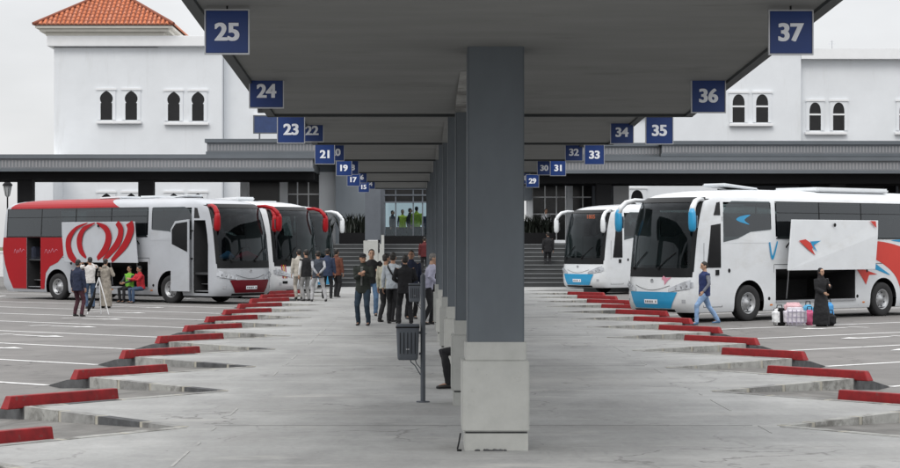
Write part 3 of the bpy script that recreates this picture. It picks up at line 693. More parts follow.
def strap(m):
    def f(t, s_, j):
        b = MB(); n = j['neck']; p = j['pel']
        b.loft([n+P3(0.10, 0.135, -0.10), (n+p)/2+P3(-0.02, 0.17, 0.0), p+P3(-0.19, 0.10, 0.06)], [(0.022, 0.006)]*3, 8); b.loft([n+P3(0.10, 0.135, -0.10), n+P3(0.12, 0.0, -0.035), n+P3(0.09, -0.12, -0.12), (n+p)/2+P3(-0.03, -0.17, 0), p+P3(-0.19, -0.08, 0.06)], [(0.02, 0.006)]*5, 8)
        j['sc'](b).build('shoulder_strap', m, t)
        b = MB(); b.box(p.x-0.25, p.x-0.19, p.y-0.10, p.y+0.14, p.z-0.16, p.z+0.06, 0, 0.02); j['sc'](b).build('shoulder_bag', m, t)
    return f
C = cloth
GA = 'men talking on the platform'; GB = 'men standing beside the parked coaches'
BLK = C('black', (0.012, 0.012, 0.014)); NAVY = C('navy', (0.015, 0.022, 0.05)); DENIM = C('denim', (0.05, 0.085, 0.15)); DDEN = C('dark_denim', (0.018, 0.035, 0.055))
AS = AZ
def at(px, py, gz=0.0):
    Z = (2.0-gz)*F/(py-HY); return (PX(px, Z), Z, gz)
person(at(363, 325.5), -12, 'man in a black open jacket and cap facing the viewer, hands at his chest', 1.72, 'a', C('jacket_black_green', (0.018, 0.022, 0.018)), 'jacket', DDEN, under=C('grey_tee', (0.12, 0.125, 0.12)), hands=[(0.02, -0.30, 1.27), (0.10, -0.30, 1.24)], feet=[(-0.12, 0.0, 0), (0.14, -0.03, 0)], head_yaw=30, group=GA, hat=BLK)
person(at(371.5, 316), 5, 'man in a black T-shirt and blue jeans standing behind the one in the open jacket', 1.80, 'b', BLK, 'tshirt', C('blue_jeans', (0.10, 0.18, 0.30)), sleeve='short', hands=[(-0.1, -0.30, 1.18), (0.20, -0.26, 1.2)], group=GA)
person(at(386, 322), 150, 'man in a beige shirt and black trousers seen from behind, beside the grey shirted one', 1.70, 'a', C('beige', (0.42, 0.41, 0.33)), 'shirt', BLK, feet=[(-0.14, -0.1, 0), (0.13, 0.08, 0)], group=GA, head_yaw=-25)
person(at(393, 323.5), 168, 'man in a pale grey shirt with a dark bag strap across his back', 1.74, 'a', C('pale_grey', (0.42, 0.46, 0.50)), 'shirt', BLK, feet=[(-0.13, 0.06, 0), (0.12, -0.08, 0)], group=GA, extras=strap(BLK))
person(at(405, 325), 185, 'man in an all black suit seen from behind in the middle of the group', 1.68, 'a', C('suit_black', (0.010, 0.010, 0.012)), 'jacket', BLK, feet=[(-0.15, 0.04, 0), (0.15, -0.03, 0)], hands=[(-0.16, -0.24, 1.08), (0.16, -0.24, 1.08)], group=GA)
person(at(411, 319), 20, 'man in a navy jacket half hidden behind the black suit', 1.78, 'a', NAVY, 'jacket', BLK, group=GA, head_yaw=-25)
person(at(427.5, 324.5), 95, 'grey haired man in a lavender shirt leaning over beside the column row', 1.72, 'b', C('lavender', (0.42, 0.42, 0.53)), 'shirt', BLK, hair='grey', lean=(0, -0.10), hands=[(-0.2, -0.20, 1.05), (0.22, -0.24, 1.0)], group=GA, head_pitch=12, feet=[(-0.13, 0.1, 0), (0.13, -0.12, 0)])
person(at(434.5, 322), 120, 'man in black almost hidden behind the lavender shirt', 1.66, 'a', BLK, 'shirt', BLK, group=GA)
# group beside coaches on the left
person(at(299, 299), 200, 'man in a cream jacket and beige trousers nearest the coach doors', 1.74, 'a', C('cream', (0.46, 0.43, 0.38)), 'jacket', C('beige_trousers', (0.36, 0.33, 0.29)), group=GB, vox=1.2)
person(at(306, 301), 215, 'man in a black vest over white sleeves with grey trousers', 1.74, 'a', (BLK, C('white_sleeve', (0.6, 0.6, 0.6))), 'vest', C('grey_trousers', (0.26, 0.26, 0.26)), group=GB, vox=1.2)
person(at(318, 301.5), 190, 'man in a slate vest and pale trousers, legs apart, hands behind his back', 1.72, 'a', (C('slate', (0.05, 0.06, 0.08)), C('pale_sleeve', (0.42, 0.43, 0.46))), 'vest', C('pale_trousers', (0.40, 0.40, 0.41)), feet=[(-0.26, 0.1, 0), (0.2, -0.08, 0)], hands=[(-0.04, 0.17, 0.98), (0.05, 0.17, 0.95)], pelvis=(0, 0, .91), group=GB, vox=1.2)
person(at(327.5, 298.5), 175, 'man in a dark blue jacket and black trousers seen from behind', 1.76, 'a', C('dark_blue', (0.03, 0.045, 0.09)), 'jacket', BLK, feet=[(-0.13, 0.05, 0), (0.17, -0.12, 0)], group=GB, vox=1.2)
person(at(336.5, 297), 150, 'man in a rust brown leather jacket at the platform side of the group', 1.74, 'a', C('rust', (0.15, 0.052, 0.032)), 'jacket', BLK, feet=[(-0.14, 0.12, 0), (0.12, -0.12, 0)], group=GB, vox=1.2)
# by the red coach
person(at(78, 316.3, AS), 150, 'man in a navy blazer and dark maroon trousers seen from behind', 1.72, 'a', NAVY, 'jacket', C('maroon', (0.05, 0.014, 0.022)), feet=[(-0.20, 0.05, 0), (0.15, -0.05, 0)], group=GB)
person(at(90, 308.5, AS), 200, 'man in a white shirt and blue jeans reaching up to the open luggage flap', 1.74, 'a', C('white_shirt', (0.60, 0.58, 0.56)), 'shirt', DENIM, hands=[(-0.10, -0.42, 1.52), (0.25, -0.36, 1.50)], group=GB)
person(at(105.5, 308, AS), 160, 'person in a long beige hooded robe standing before the open luggage bay', 1.68, 'a', C('robe_beige', (0.30, 0.27, 0.23), 0.25), 'robe', None, hands=[(-0.14, -0.26, 1.2), (0.15, -0.25, 1.25)], hair='short', group=GB)
def sitting(px, py, face, label, top, trou, kind, **kw):
    p = at(px, py, AS)
    return person((p[0], p[1], AS), face, label, 1.70, 'a', top, kind, trou, pelvis=(0, 0.12, 0.58), feet=[(-0.13, -0.30, 0), (0.13, -0.34, 0)], hands=kw.pop('hands', [(-0.10, -0.26, 0.76), (0.12, -0.26, 0.76)]), group='travellers sitting on the luggage bay sill', **kw)
sitting(127.5, 302.5, -38, 'man in a bright green vest sitting on the luggage bay sill', (C('green_vest', (0.16, 0.42, 0.04)), C('dark_sleeve', (0.03, 0.04, 0.04))), BLK, 'vest')
sitting(138.5, 303, -50, 'man in a red jacket and jeans sitting on the luggage bay sill', C('red_jacket', (0.45, 0.02, 0.03)), DENIM, 'jacket', hands=[(-0.05, -0.36, 0.9), (0.02, -0.36, 0.92)], lean=(0, -0.06), head_pitch=15)
# by the blue and white coach
def lanyard(t, s_, j):
    b = MB(); n = j['neck']; b.loft([n+P3(-0.19, -0.06, -0.24), n+P3(-0.19, 0.05, -0.26)], [0.01, 0.01], 6); j['sc'](b).build('pocket_trim', SHOEW, t)
pw = at(704.5, 324.5, AS)
person(pw, -72, 'man in a navy vest and light blue jeans walking past the front of the coach', 1.76, 'b', (C('vest_blue', (0.02, 0.035, 0.12)), C('sleeve_grey', (0.16, 0.17, 0.20))), 'vest', C('light_jeans', (0.24, 0.37, 0.58)), hair='short', shoes=C('trainer_blue', (0.10, 0.20, 0.34)),
       feet=[(-0.07, 0.42, 0.02), (0.07, -0.30, 0.0)], pelvis=(0, 0, 0.88), hands=[(-0.24, 0.08, 0.84), (0.26, -0.16, 0.90)], head_pitch=10)
person(at(821, 326.5, AS), 30, 'woman in a long black abaya and headscarf standing among the bags', 1.55, 'b', (BLK, C('scarf_black', (0.016, 0.013, 0.015))), 'abaya', None, hair='scarf', hands=[(-0.10, -0.24, 1.02), (0.12, -0.26, 1.22)])
# seated behind the second column, on a low block
person((0.62, 27.4, 0.0), -84, 'person in black sitting behind the second column, only bent legs showing', 1.70, 'a', BLK, 'jacket', BLK, pelvis=(0, 0.10, 0.56), feet=[(-0.10, -0.24, 0), (0.10, -0.30, 0)], hands=[(-0.18, -0.06, 0.70), (0.18, -0.06, 0.70)])
b = MB(); b.box(-0.24, 0.24, -0.24, 0.24, 0, 0.44, 0, 0.015); st = b.build('stone_block', M_PLINTH, loc=(0.79, 27.4, 0)); tag(st, 'low stone block used as a seat behind the second column', 'seat')

# tripod / folding stand beside the robe
t = empty('folding_stand', at(99, 314.5, AS), 0, 'white folding stand with a dark bag hanging from it in front of the robed person', 'stand')
for (dx, dy) in ((-0.35, -0.1), (0.32, -0.12), (0.02, 0.3)):
    b = MB(); b.loft([(0, 0, 1.15), (dx*0.5, dy*0.5, 0.6), (dx, dy, 0.01)], 0.014, 8); b.build('leg', M_WHITE2, t)
b = MB(); b.loft([(0, 0, 1.1), (0, 0, 1.32)], 0.012, 8); b.ell((0, 0, 1.33), (0.05, 0.05, 0.03)); b.build('head', M_BLACK, t)
b = MB(); b.loft([(-0.1, -0.03, 0.85), (-0.16, -0.05, 0.55), (-0.27, -0.08, 0.28), (-0.32, -0.1, 0.1)], [0.02, 0.05, 0.07, 0.03], 10); remeshed(b, 'hanging_bag', M_BLACK, t, 0.012, 1)

# ------------------------------------------------------------------ coaches
def interp(tab, z):
    if z <= tab[0][0]: return tab[0][1]
    for (a, va), (c, vc) in zip(tab, tab[1:]):
        if z <= c: return va+(vc-va)*(z-a)/(c-a)
    return tab[-1][1]
XF = [(.28, -.16), (.38, -.06), (.55, -.01), (.8, 0), (1.0, -.02), (1.2, -.05), (1.4, -.08), (1.6, -.11), (1.85, -.15), (2.15, -.20), (2.4, -.26), (2.65, -.33), (2.9, -.42), (3.08, -.51), (3.22, -.66), (3.33, -.90), (3.42, -1.25), (3.50, -1.8), (3.56, -2.6), (3.60, -3.5)]
WD = [(.28, 1.20), (.38, 1.235), (.55, 1.25), (2.15, 1.25), (2.9, 1.215), (3.08, 1.20), (3.22, 1.165), (3.33, 1.10), (3.42, 1.00), (3.50, .84), (3.56, .60), (3.60, .2)]
XR = [(.28, .25), (.55, .06), (1.0, 0), (2.2, .05), (3.08, .14), (3.22, .2), (3.33, .3), (3.42, .45), (3.50, .8), (3.56, 1.3), (3.6, 2.0)]
ZL = [.28, .38, .55, .8, 1.0, 1.2, 1.4, 1.6, 1.85, 2.15, 2.4, 2.65, 2.9, 3.08, 3.22, 3.33, 3.42, 3.50, 3.56, 3.60]
QS = [-1, -.996, -.985, -.97, -.95, -.925, -.90, -.86, -.82, -.76, -.7, -.63, -.55, -.46, -.36, -.27, -.18, -.09, 0, .09, .18, .27, .36, .46, .55, .63, .7, .76, .82, .86, .90, .925, .95, .97, .985, .996, 1]
XS = [-.78, -1.5, -1.64, -2.07, -3.33, -3.66, -3.84, -7.45, -8.17, -9.43, -9.75, -10.55, -11.45, -11.8]
LB = -12.1
def xa_(z): return interp(XF, z) - .62
def fp(q, z, off=0.0):
    def raw(q, z): 
        w = interp(WD, z); xa = xa_(z); xf = interp(XF, z)
        return Vector((xa+(xf-xa)*(max(0, 1-abs(q)**2.6))**(1/2.6), w*q, z))
    p = raw(q, z)
    if off:
        a = raw(min(q+.01, 1), z)-raw(max(q-.01, -1), z); c = raw(q, z+.02)-raw(q, z-.02); n = a.cross(c); n.normalize()
        if n.x < 0: n = -n
        p = p + n*off
    return p
def sp(x, z, sgn, off=0.0): return Vector((x, sgn*(interp(WD, z)+off), z))
def bus_proto(body, vs, door_front=None, rear_door=False, flap_open=True, seatm=M_SEAT, bumper=None, roofc=None):
    """bus frame: nose at +x, x=0 is the bumper; vs = side (+1 / -1) that faces the viewer"""
    t = bpy.data.objects.new('coach', None); COL.objects.link(t)
    # --- shell
    b = MB(); n = len(QS)-2; rings = []
    for z in ZL:
        ring = []
        for q in QS: ring.append(fp(q, z))
        xa = xa_(z)
        xr = LB + interp(XR, z); w = interp(WD, z)
        for x in XS: ring.append(Vector((max(min(x, xa-0.001), xr+0.3), w, z)))
        ring.append(Vector((xr+.06, w*.96, z))); ring.append(Vector((xr, w*.6, z))); ring.append(Vector((xr, -w*.6, z))); ring.append(Vector((xr+.06, -w*.96, z)))
        for x in reversed(XS): ring.append(Vector((max(min(x, xa-0.001), xr+0.3), -w, z)))
        rings.append(ring)
    N = len(rings[0]); nq = len(QS); nx = len(XS)
    for r in rings: b.v += [tuple(v) for v in r]
    def side_cell(c):
        # returns (sgn, i) with i the cell between station i and i+1 ; -1 = between arc end and station 0
        if nq-1 <= c < nq-1+nx: return (1, c-(nq-1)-1)
        k0 = nq+nx+4
        if k0-0 <= c < k0+nx: 
            j = c-k0; return (-1, nx-2-j)
        return None
    for zi in range(len(ZL)-1):
        z0, z1 = ZL[zi], ZL[zi+1]; zm = (z0+z1)/2
        for c in range(N):
            c2 = (c+1) % N; skip = False
            if c < nq-1:
                qm = (QS[c]+QS[c+1])/2
                if abs(qm) < .95 and 1.4 < zm < 3.22: skip = True
            sc_ = side_cell(c)
            if sc_:
                sg, i = sc_
                xa0 = -.6 if i < 0 else XS[i]; xa1 = XS[i+1] if i+1 < nx else LB
                xm = (xa0+xa1)/2
                if -2.07 > xm > -3.33 and zm < 1.2: skip = True
                if -8.17 > xm > -9.43 and zm < 1.2: skip = True
                if -3.84 > xm > -11.8 and 2.15 < zm < 3.08: skip = True
                if -1.64 > xm > -3.66 and 2.15 < zm < 3.08: skip = True
                if sg == vs and flap_open and -3.84 > xm > -7.45 and .55 < zm < 1.4: skip = True
                if sg == vs and rear_door and -9.75 > xm > -10.55 and .38 < zm < 2.15: skip = True
                if sg == vs and door_front == 'open' and -.78 > xm > -1.5 and .38 < zm < 2.65: skip = True
            if skip: continue
            b.f.append((zi*N+c, zi*N+c2, (zi+1)*N+c2, (zi+1)*N+c)); b.m.append(1 if (roofc and zm > 3.22 and False) else 0)
    b.f.append(tuple((len(ZL)-1)*N+k for k in range(N))); b.m.append(0)
    b.f.append(tuple(reversed(range(N)))); b.m.append(2)
    # wheel arch fillers (panel with round cut)
    for xc in (-2.7, -8.8):
        for sg in (-1, 1):
            arc = []
            for k in range(17):
                a = math.pi*k/16; xx = xc+.63*math.cos(a); zz = .55+.60*math.sin(a); arc.append((xx, zz))
            pts = arc
            for k in range(16):
                (x0, z0), (x1, z1) = pts[k], pts[k+1]
                b.face([sp(x0, z0, sg), sp(x1, z1, sg), sp(x1, 1.2, sg), sp(x0, 1.2, sg)], 0)
                b.face([sp(x0, z0, sg), sp(x1, z1, sg), Vector((x1, sg*.75, z1)), Vector((x0, sg*.75, z0))], 2)
            b.face([Vector((xc-.63, sg*.75, .28)), Vector((xc+.63, sg*.75, .28)), Vector((xc+.63, sg*.75, 1.2)), Vector((xc-.63, sg*.75, 1.2))], 2)
    bo = b.build('body', [body, body, M_BLACK], t, recalc=False)
    bo.data.polygons.foreach_set('use_smooth', [True]*len(bo.data.polygons)); 
    try: bo.data.set_sharp_from_angle(angle=R(38))
    except Exception: pass
    # --- glass
    def fgrid(q0, q1, z0, z1, off, nqn=20, nz=12, shape=None):
        g = MB()
        def pt(i, j):
            z = z0+(z1-z0)*j/nz; a = q0+(q1-q0)*i/nqn
            if shape: a, z = shape(i/nqn, j/nz)
            return fp(a, z, off)
        for i in range(nqn+1):
            for j in range(nz+1): g.v.append(tuple(pt(i, j)))
        for i in range(nqn):
            for j in range(nz): g.f.append((i*(nz+1)+j, (i+1)*(nz+1)+j, (i+1)*(nz+1)+j+1, i*(nz+1)+j+1)); g.m.append(0)
        return g
    ws = fgrid(-.955, .955, 1.36, 3.16, .004, 26, 14).build('windshield', G_SHIELD, t, smooth=True, recalc=False)
    # black mask around the windshield
    for (q0, q1, z0, z1) in ((-.95, .95, 1.24, 1.44), (-.955, .955, 3.06, 3.23)):
        fgrid(q0, q1, z0, z1, .010, 24, 2).build('windshield_mask', M_TRIMB, t, smooth=True, recalc=False)
    for sg in (-1, 1): fgrid(sg*.90, sg*.962, 1.36, 3.2, .012, 3, 12).build('windshield_mask', M_TRIMB, t, smooth=True, recalc=False)
    # side windows
    for sg in (-1, 1):
        fr = MB(); 
        # front window with rising sill
        poly = [(-1.60, 2.02), (-2.2, 2.10), (-2.75, 2.28), (-3.62, 2.34), (-3.62, 3.11), (-2.0, 3.11), (-1.78, 3.02), (-1.62, 2.80)]
        gl_m = G_SIDE
        g = MB(); g.face([sp(x, z, sg, .012) for x, z in poly]); w0 = g.build('window', gl_m, t, recalc=False)
        # white sill panel below it closes the opening
        s2 = MB(); s2.face([sp(-1.60, 2.0, sg, .004), sp(-3.70, 2.0, sg, .004), sp(-3.70, 2.36, sg, .004), sp(-2.75, 2.30, sg, .004), sp(-2.2, 2.12, sg, .004), sp(-1.60, 2.03, sg, .004)]); s2.build('window_sill', body, t, recalc=False)
        edges = [-3.88, -5.80, -7.75, -9.70, -11.72]
        for a, c in zip(edges, edges[1:]):
            g = MB(); g.face([sp(a-.015, 2.12, sg, .012), sp(c+.015, 2.12, sg, .012), sp(c+.015, 3.11, sg, .012), sp(a-.015, 3.11, sg, .012)]); wdo = g.build('window', gl_m, t, recalc=False)
            g = MB(); g.prism([sp(c-.02, 2.11, sg, -.01), sp(c+.02, 2.11, sg, -.01), sp(c+.02, 3.12, sg, -.01), sp(c-.02, 3.12, sg, -.01)], (0, sg*.028, 0)); g.build('window_bar', M_TRIMB, wdo)
            g = MB(); g.prism([sp(a-.02, 2.80, sg, .010), sp(c+.02, 2.80, sg, .010), sp(c+.02, 2.815, sg, .010), sp(a-.02, 2.815, sg, .010)], (0, sg*.008, 0)); g.build('vent_bar', M_TRIMB, wdo)
        # rubber strips along the band
        for (z0, z1) in ((2.095, 2.125), (3.10, 3.125)):
            g = MB(); g.prism([sp(-3.86, z0, sg, -.002), sp(-11.75, z0, sg, -.002), sp(-11.75, z1, sg, -.002), sp(-3.86, z1, sg, -.002)], (0, sg*.018, 0)); g.build('window_seal', M_TRIMB, t)
        # small quarter light and cab door
        closed = not (sg == vs and door_front == 'open')
        g = MB(); g.face([sp(-1.50, 2.72, sg, .010), sp(-.98-.24, 2.72, sg, .010), sp(-1.36, 3.06, sg, .010), sp(-1.50, 3.08, sg, .010)]); g.build('quarter_window', M_WINDK, t, recalc=False)
        if closed:
            g = MB(); g.face([sp(-1.50, 1.45, sg, .012), sp(-.92, 1.45, sg, .012), sp(-1.10, 2.45, sg, .012), sp(-1.50, 2.5, sg, .012)]); dw = g.build('door_window', M_WINDK, t, recalc=False)
            g = MB()
            for (x0, x1, z0, z1) in ((-.80, -.812, .42, 2.0), (-1.56, -1.572, .42, 2.68), (-.80, -1.57, .42, .432)):
                g.prism([sp(x0, z0, sg, .001), sp(x1, z0, sg, .001), sp(x1, z1, sg, .001), sp(x0, z1, sg, .001)], (0, sg*.004, 0))
            g.build('door_gap', M_TRIMB, t)
            g = MB(); g.prism([sp(-1.42, 1.28, sg, .002), sp(-1.28, 1.28, sg, .002), sp(-1.28, 1.40, sg, .002), sp(-1.42, 1.40, sg, .002)], (0, sg*.02, 0)); g.build('door_handle', M_TRIMB, t)
        # panel joints low on the side, round flap locks, marker lights
        g = MB()
        for x in (-3.75, -7.62, -9.62, -10.62):
            if x > -9 or True: g.prism([sp(x, .36, sg, .001), sp(x-.012, .36, sg, .001), sp(x-.012, 1.5, sg, .001), sp(x, 1.5, sg, .001)], (0, sg*.003, 0))
        g.prism([sp(-3.76, 1.50, sg, .001), sp(-11.7, 1.50, sg, .001), sp(-11.7, 1.512, sg, .001), sp(-3.76, 1.512, sg, .001)], (0, sg*.003, 0))
        g.build('panel_joint', M_TRIMB, t)
        g = MB()
        for (x, z) in ((-1.85, 1.38), (-7.55, .62), (-8.0, 1.34), (-3.55, .62)): g.lathe([(0.0, .012), (.045, .012), (.05, 0)], (x, sg*interp(WD, z), z), 'y', 12) if sg > 0 else g.lathe([(0.0, -.012), (.045, -.012), (.05, 0)], (x, sg*interp(WD, z), z), 'y', 12)
        g.build('flap_lock', M_TRIMB, t)
        g = MB()
        for x in (-3.6, -5.7, -7.8, -10.9): g.prism([sp(x, .42, sg, .001), sp(x-.10, .42, sg, .001), sp(x-.10, .46, sg, .001), sp(x, .46, sg, .001)], (0, sg*.01, 0))
        g.build('marker_light', M_ORANGE, t)
    # --- nose: bumper panel, lamps, plate, wipers, crease
    if bumper:
        def shp(u, v):
            z = .40+.44*v; w_ = .54+.17*v; return (-w_+2*w_*u, z)
        fgrid(0, 0, 0, 0, .018, 20, 6, shp).build('bumper_panel', bumper, t, smooth=True, recalc=False)
    for sg in (-1, 1):
        def hs(u, v):
            q = .50+.43*u; zlo = .84+.10*u; zhi = .93+.25*u; return (sg*q, zlo+(zhi-zlo)*v)
        hl_ = fgrid(0, 0, 0, 0, .030, 14, 4, hs).build('headlight', M_LAMPG, t, smooth=True, recalc=False)
        g = MB()
        for (q, z, r) in ((.67, .925, .028), (.78, .955, .045), (.875, .99, .05)):
            c = fp(sg*q, z+.03, .030); g.ell(c, (.010, r, r), seg=12, rings=6)
        g.build('lens', M_TRIMB if sg < -2 else M_STEEL, hl_, smooth=True)
        def os_(u, v):
            q = .905+.06*u; return (sg*q, .98+.13*v)
        fgrid(0, 0, 0, 0, .034, 4, 3, os_).build('indicator', M_LAMPG, t, smooth=True, recalc=False)
        def fs(u, v): return (sg*(.80+.07*u), .55+.09*v)
        fgrid(0, 0, 0, 0, .010, 3, 3, fs).build('fog_lamp', M_LAMPG, t, smooth=True, recalc=False)
    g = MB()
    pts = [fp(-.52+1.04*k/20, 1.02-.13*math.cos(math.pi*(k/20-.5)), .008) for k in range(21)]; g.loft(pts, .005, 6)
    g.build('nose_crease', M_TRIMB, t)
    fgrid(-.62, .62, .30, .375, .004, 10, 2).build('lower_grille', M_TRIMB, t, smooth=True, recalc=False)
    pl = fgrid(-.20, .20, .52, .635, .026, 8, 2).build('number_plate', M_SIGNW, t, smooth=True, recalc=False)
    g = MB()
    for k in range(7):
        if k == 5: continue
        q = -.15+.05*k; a = fp(q-.015, .55, .029); c = fp(q+.012, .605, .029); g.face([fp(q-.014, .552, .029), fp(q+.012, .552, .029), fp(q+.012, .603, .029), fp(q-.014, .603, .029)])
    g.build('plate_lettering', M_TRIMB, pl, recalc=False)
    g = MB(); g.lathe([(0, 0), (.055, .012), (.06, 0)], tuple(fp(0, 1.14, .004)), 'x', 16); g.build('nose_emblem', M_STEEL, t)
    for (q0, q1) in ((-.62, -.22), (.18, .60)):
        g = MB(); g.loft([fp(q0, 1.44, .03), fp((q0+q1)/2+.0, 1.62, .035), fp(q1, 1.80 if q0 < 0 else 1.78, .03)], .012, 6); g.loft([fp(q0, 1.40, .02), fp(q0, 1.45, .05)], .03, 8)
        g.build('wiper', M_BLACK, t)
    # --- mirrors
    for sg in (-1, 1):
        m = mirc if (mirc := MIRC[0]) else body
        g = MB(); g.loft([(-.90, sg*1.12, 3.14), (-.62, sg*1.24, 3.16), (-.36, sg*1.34, 3.08), (-.20, sg*1.40, 2.93), (-.14, sg*1.42, 2.78)], [(.05, .07), (.06, .075), (.07, .075), (.085, .075), (.10, .08)], 12)
        mo = g.build('mirror', MIRC[1] or m, t, smooth=True)
        g = MB(); g.loft([(-.14, sg*1.42, 2.88), (-.135, sg*1.425, 2.76), (-.14, sg*1.425, 2.5), (-.15, sg*1.425, 2.34), (-.155, sg*1.425, 2.28)], [(.07, .06), (.115, .09), (.125, .095), (.115, .085), (.06, .05)], 14, side=(0, 1, 0))
        g.build('mirror_housing', m, mo, smooth=True)
        g = MB(); g.box(-.27, -.258, sg*1.425-.085, sg*1.425+.085, 2.38, 2.70); g.build('mirror_glass', M_STEEL, mo)
    # --- interior
    g = MB(); g.box(-2.2, -.5, -1.16, 1.16, 1.02, 1.10); g.box(-11.7, -2.201, -1.16, 1.16, 1.405, 1.45); g.box(-11.7, -.9, -1.17, 1.17, 3.14, 3.18); g.build('cabin_floor', M_DASH, t)
    g = MB(); g.prism([(-.30, -1.02, 1.1), (-.95, -1.05, 1.1), (-.95, -1.05, 1.42), (-.70, -1.04, 1.50), (-.36, -1.0, 1.40)], (0, 2.06, 0)); g.build('dashboard', M_DASH, t)
    g = MB()
    for k in range(24):
        a = 2*math.pi*k/24; a2 = 2*math.pi*(k+1)/24
        g.loft([(-.98+.10*math.sin(a), -vs*0+.62+.24*math.cos(a), 1.62+.20*math.sin(a)), (-.98+.10*math.sin(a2), .62+.24*math.cos(a2), 1.62+.20*math.sin(a2))], .017, 6, caps=False)
    g.loft([(-.98, .62, 1.62), (-.8, .62, 1.4)], .03, 8); g.loft([(-.98, .40, 1.62), (-.98, .84, 1.62)], .014, 6)
    g.build('steering_wheel', M_TRIMB, t)
    for r_ in range(11):
        x = -1.75-.86*r_
        for y in ((-.86, -.44), (.44, .86)):
            if r_ == 0 and y[0] < 0: continue
            g = MB()
            h0 = .30 if r_ else 0
            for yy in (y if r_ else (.62,)):
                g.box(x-.42, x, yy-.20, yy+.20, 1.1+h0, 1.52+h0, 0, .04); g.box(x-.50, x-.38, yy-.20, yy+.20, 1.5+h0, 2.28+h0, 0, .05); g.box(x-.52, x-.42, yy-.15, yy+.15, 2.2+h0, 2.42+h0, 0, .04)
            g.build('seat', seatm, t)
    g = MB(); g.box(-1.02, -.99, -.98, .98, 2.86, 3.12); g.build('destination_blind', M_DASH, t)
    # cloth lying on the dashboard
    if CLOTH[0]:
        for (y0, y1, mt) in ((-.95, -.35, M_SEATB), (-.25, .72, M_SEATR)):
            g = MB(); g.loft([(-.50, y0, 1.52), (-.46, (y0+y1)/2, 1.60), (-.50, y1, 1.52)], [(.10, .05), (.17, .12), (.08, .05)], 10); remeshed(g, 'dash_cloth', mt, t, .02, 2, .03)
    # --- luggage bay
    if flap_open:
        g = MB(); y0 = vs*1.235; y1 = vs*-.6
        X0, X1, z0, z1 = -3.84, -7.45, .55, 1.4
        g.face([(X0, y0, z0), (X1, y0, z0), (X1, y1, z0), (X0, y1, z0)]); g.face([(X0, y0, z1), (X1, y0, z1), (X1, y1, z1-.3), (X0, y1, z1-.3)])
        g.face([(X0, y1, z0), (X1, y1, z0), (X1, y1, z1-.3), (X0, y1, z1-.3)]); g.face([(X0, y0, z0), (X0, y1, z0), (X0, y1, z1-.3), (X0, y0, z1)]); g.face([(X1, y0, z0), (X1, y1, z0), (X1, y1, z1-.3), (X1, y0, z1)])
        ba = g.build('luggage_bay', M_BAY, t, recalc=False)
        g = MB(); g.box(X1, X0, min(y0, y0+vs*.05), max(y0, y0+vs*.05), .50, .56); g.build('sill', M_STEEL, ba)
        for x in (-4.6, -6.0):
            g = MB(); g.loft([(x, vs*1.0, .6), (x+.35, vs*1.45, 1.9)], .02, 8); g.build('gas_strut', M_STEEL, ba)
        # raised flap
        fo = vs*(1.25+.40)
        g = MB(); pr = [(-3.92, fo, 1.37), (-7.90, fo, 1.37), (-8.05, fo-vs*.02, 2.20), (-8.10, fo-vs*.05, 2.62), (-4.15, fo-vs*.05, 2.62)]
        g.prism(pr, (0, -vs*.05, 0)); fl = g.build('luggage_flap', body, t)
        md = fl.modifiers.new('b', 'BEVEL'); md.width = .012; md.segments = 2
        g = MB(); g.lathe([(0, .016), (.05, .014), (.055, 0)] if vs > 0 else [(0, -.016), (.05, -.014), (.055, 0)], (-6.0, fo, 2.48), 'y', 14); g.build('lock', M_TRIMB, fl)
        for x in (-4.3, -7.6):
            g = MB(); g.loft([(x, vs*1.24, 1.9), (x, fo-vs*.06, 2.2)], .022, 8); g.build('hinge_arm', M_TRIMB, fl)
    # --- open front door and steps
    if door_front == 'open':
        g = MB(); y0 = vs*1.22
        g.face([(-.80, y0, .38), (-1.5, y0, .38), (-1.5, vs*.3, .38), (-.80, vs*.3, .38)])
        g.face([(-1.505, y0, .38), (-1.505, vs*.3, .38), (-1.505, vs*.3, 2.65), (-1.505, y0, 2.65)]); g.face([(-.78, y0, .38), (-.78, vs*.3, .38), (-.9, vs*.3, 1.2), (-.78, y0, 1.2)])
        g.face([(-.78, vs*.3, .38), (-1.5, vs*.3, .38), (-1.5, vs*.3, 1.12), (-.78, vs*.3, 1.12)])
        en = g.build('entrance', M_BAY, t, recalc=False)
        for k in range(3):
            g = MB(); a, c = sorted((vs*(1.18-.28*k), vs*.3)); g.box(-1.49, -.80, a, c, .44+.24*k, .47+.24*k); g.build('step', M_STEEL, en)
        # swung-out leaf, parallel to the side, in front of the window
        g = MB(); yo = vs*1.46
        g.prism([(-1.50, yo, .44), (-2.42, yo, .44), (-2.42, yo, 2.35), (-2.2, yo, 2.62), (-1.52, yo, 2.68)], (0, -vs*.05, 0)); lf = g.build('door_leaf', body, t)
        g = MB(); g.face([(-1.58, yo+vs*.008, 1.68), (-2.36, yo+vs*.008, 1.9), (-2.36, yo+vs*.008, 2.33), (-2.16, yo+vs*.008, 2.54), (-1.58, yo+vs*.008, 2.6)]); g.build('door_glass', M_WINDK, lf, recalc=False)
        g = MB(); g.loft([(-1.50, vs*1.2, 1.5), (-1.7, yo-vs*.05, 1.5)], .02, 8); g.loft([(-1.50, vs*1.2, 2.3), (-1.7, yo-vs*.05, 2.3)], .02, 8); g.build('door_arm', M_TRIMB, lf)
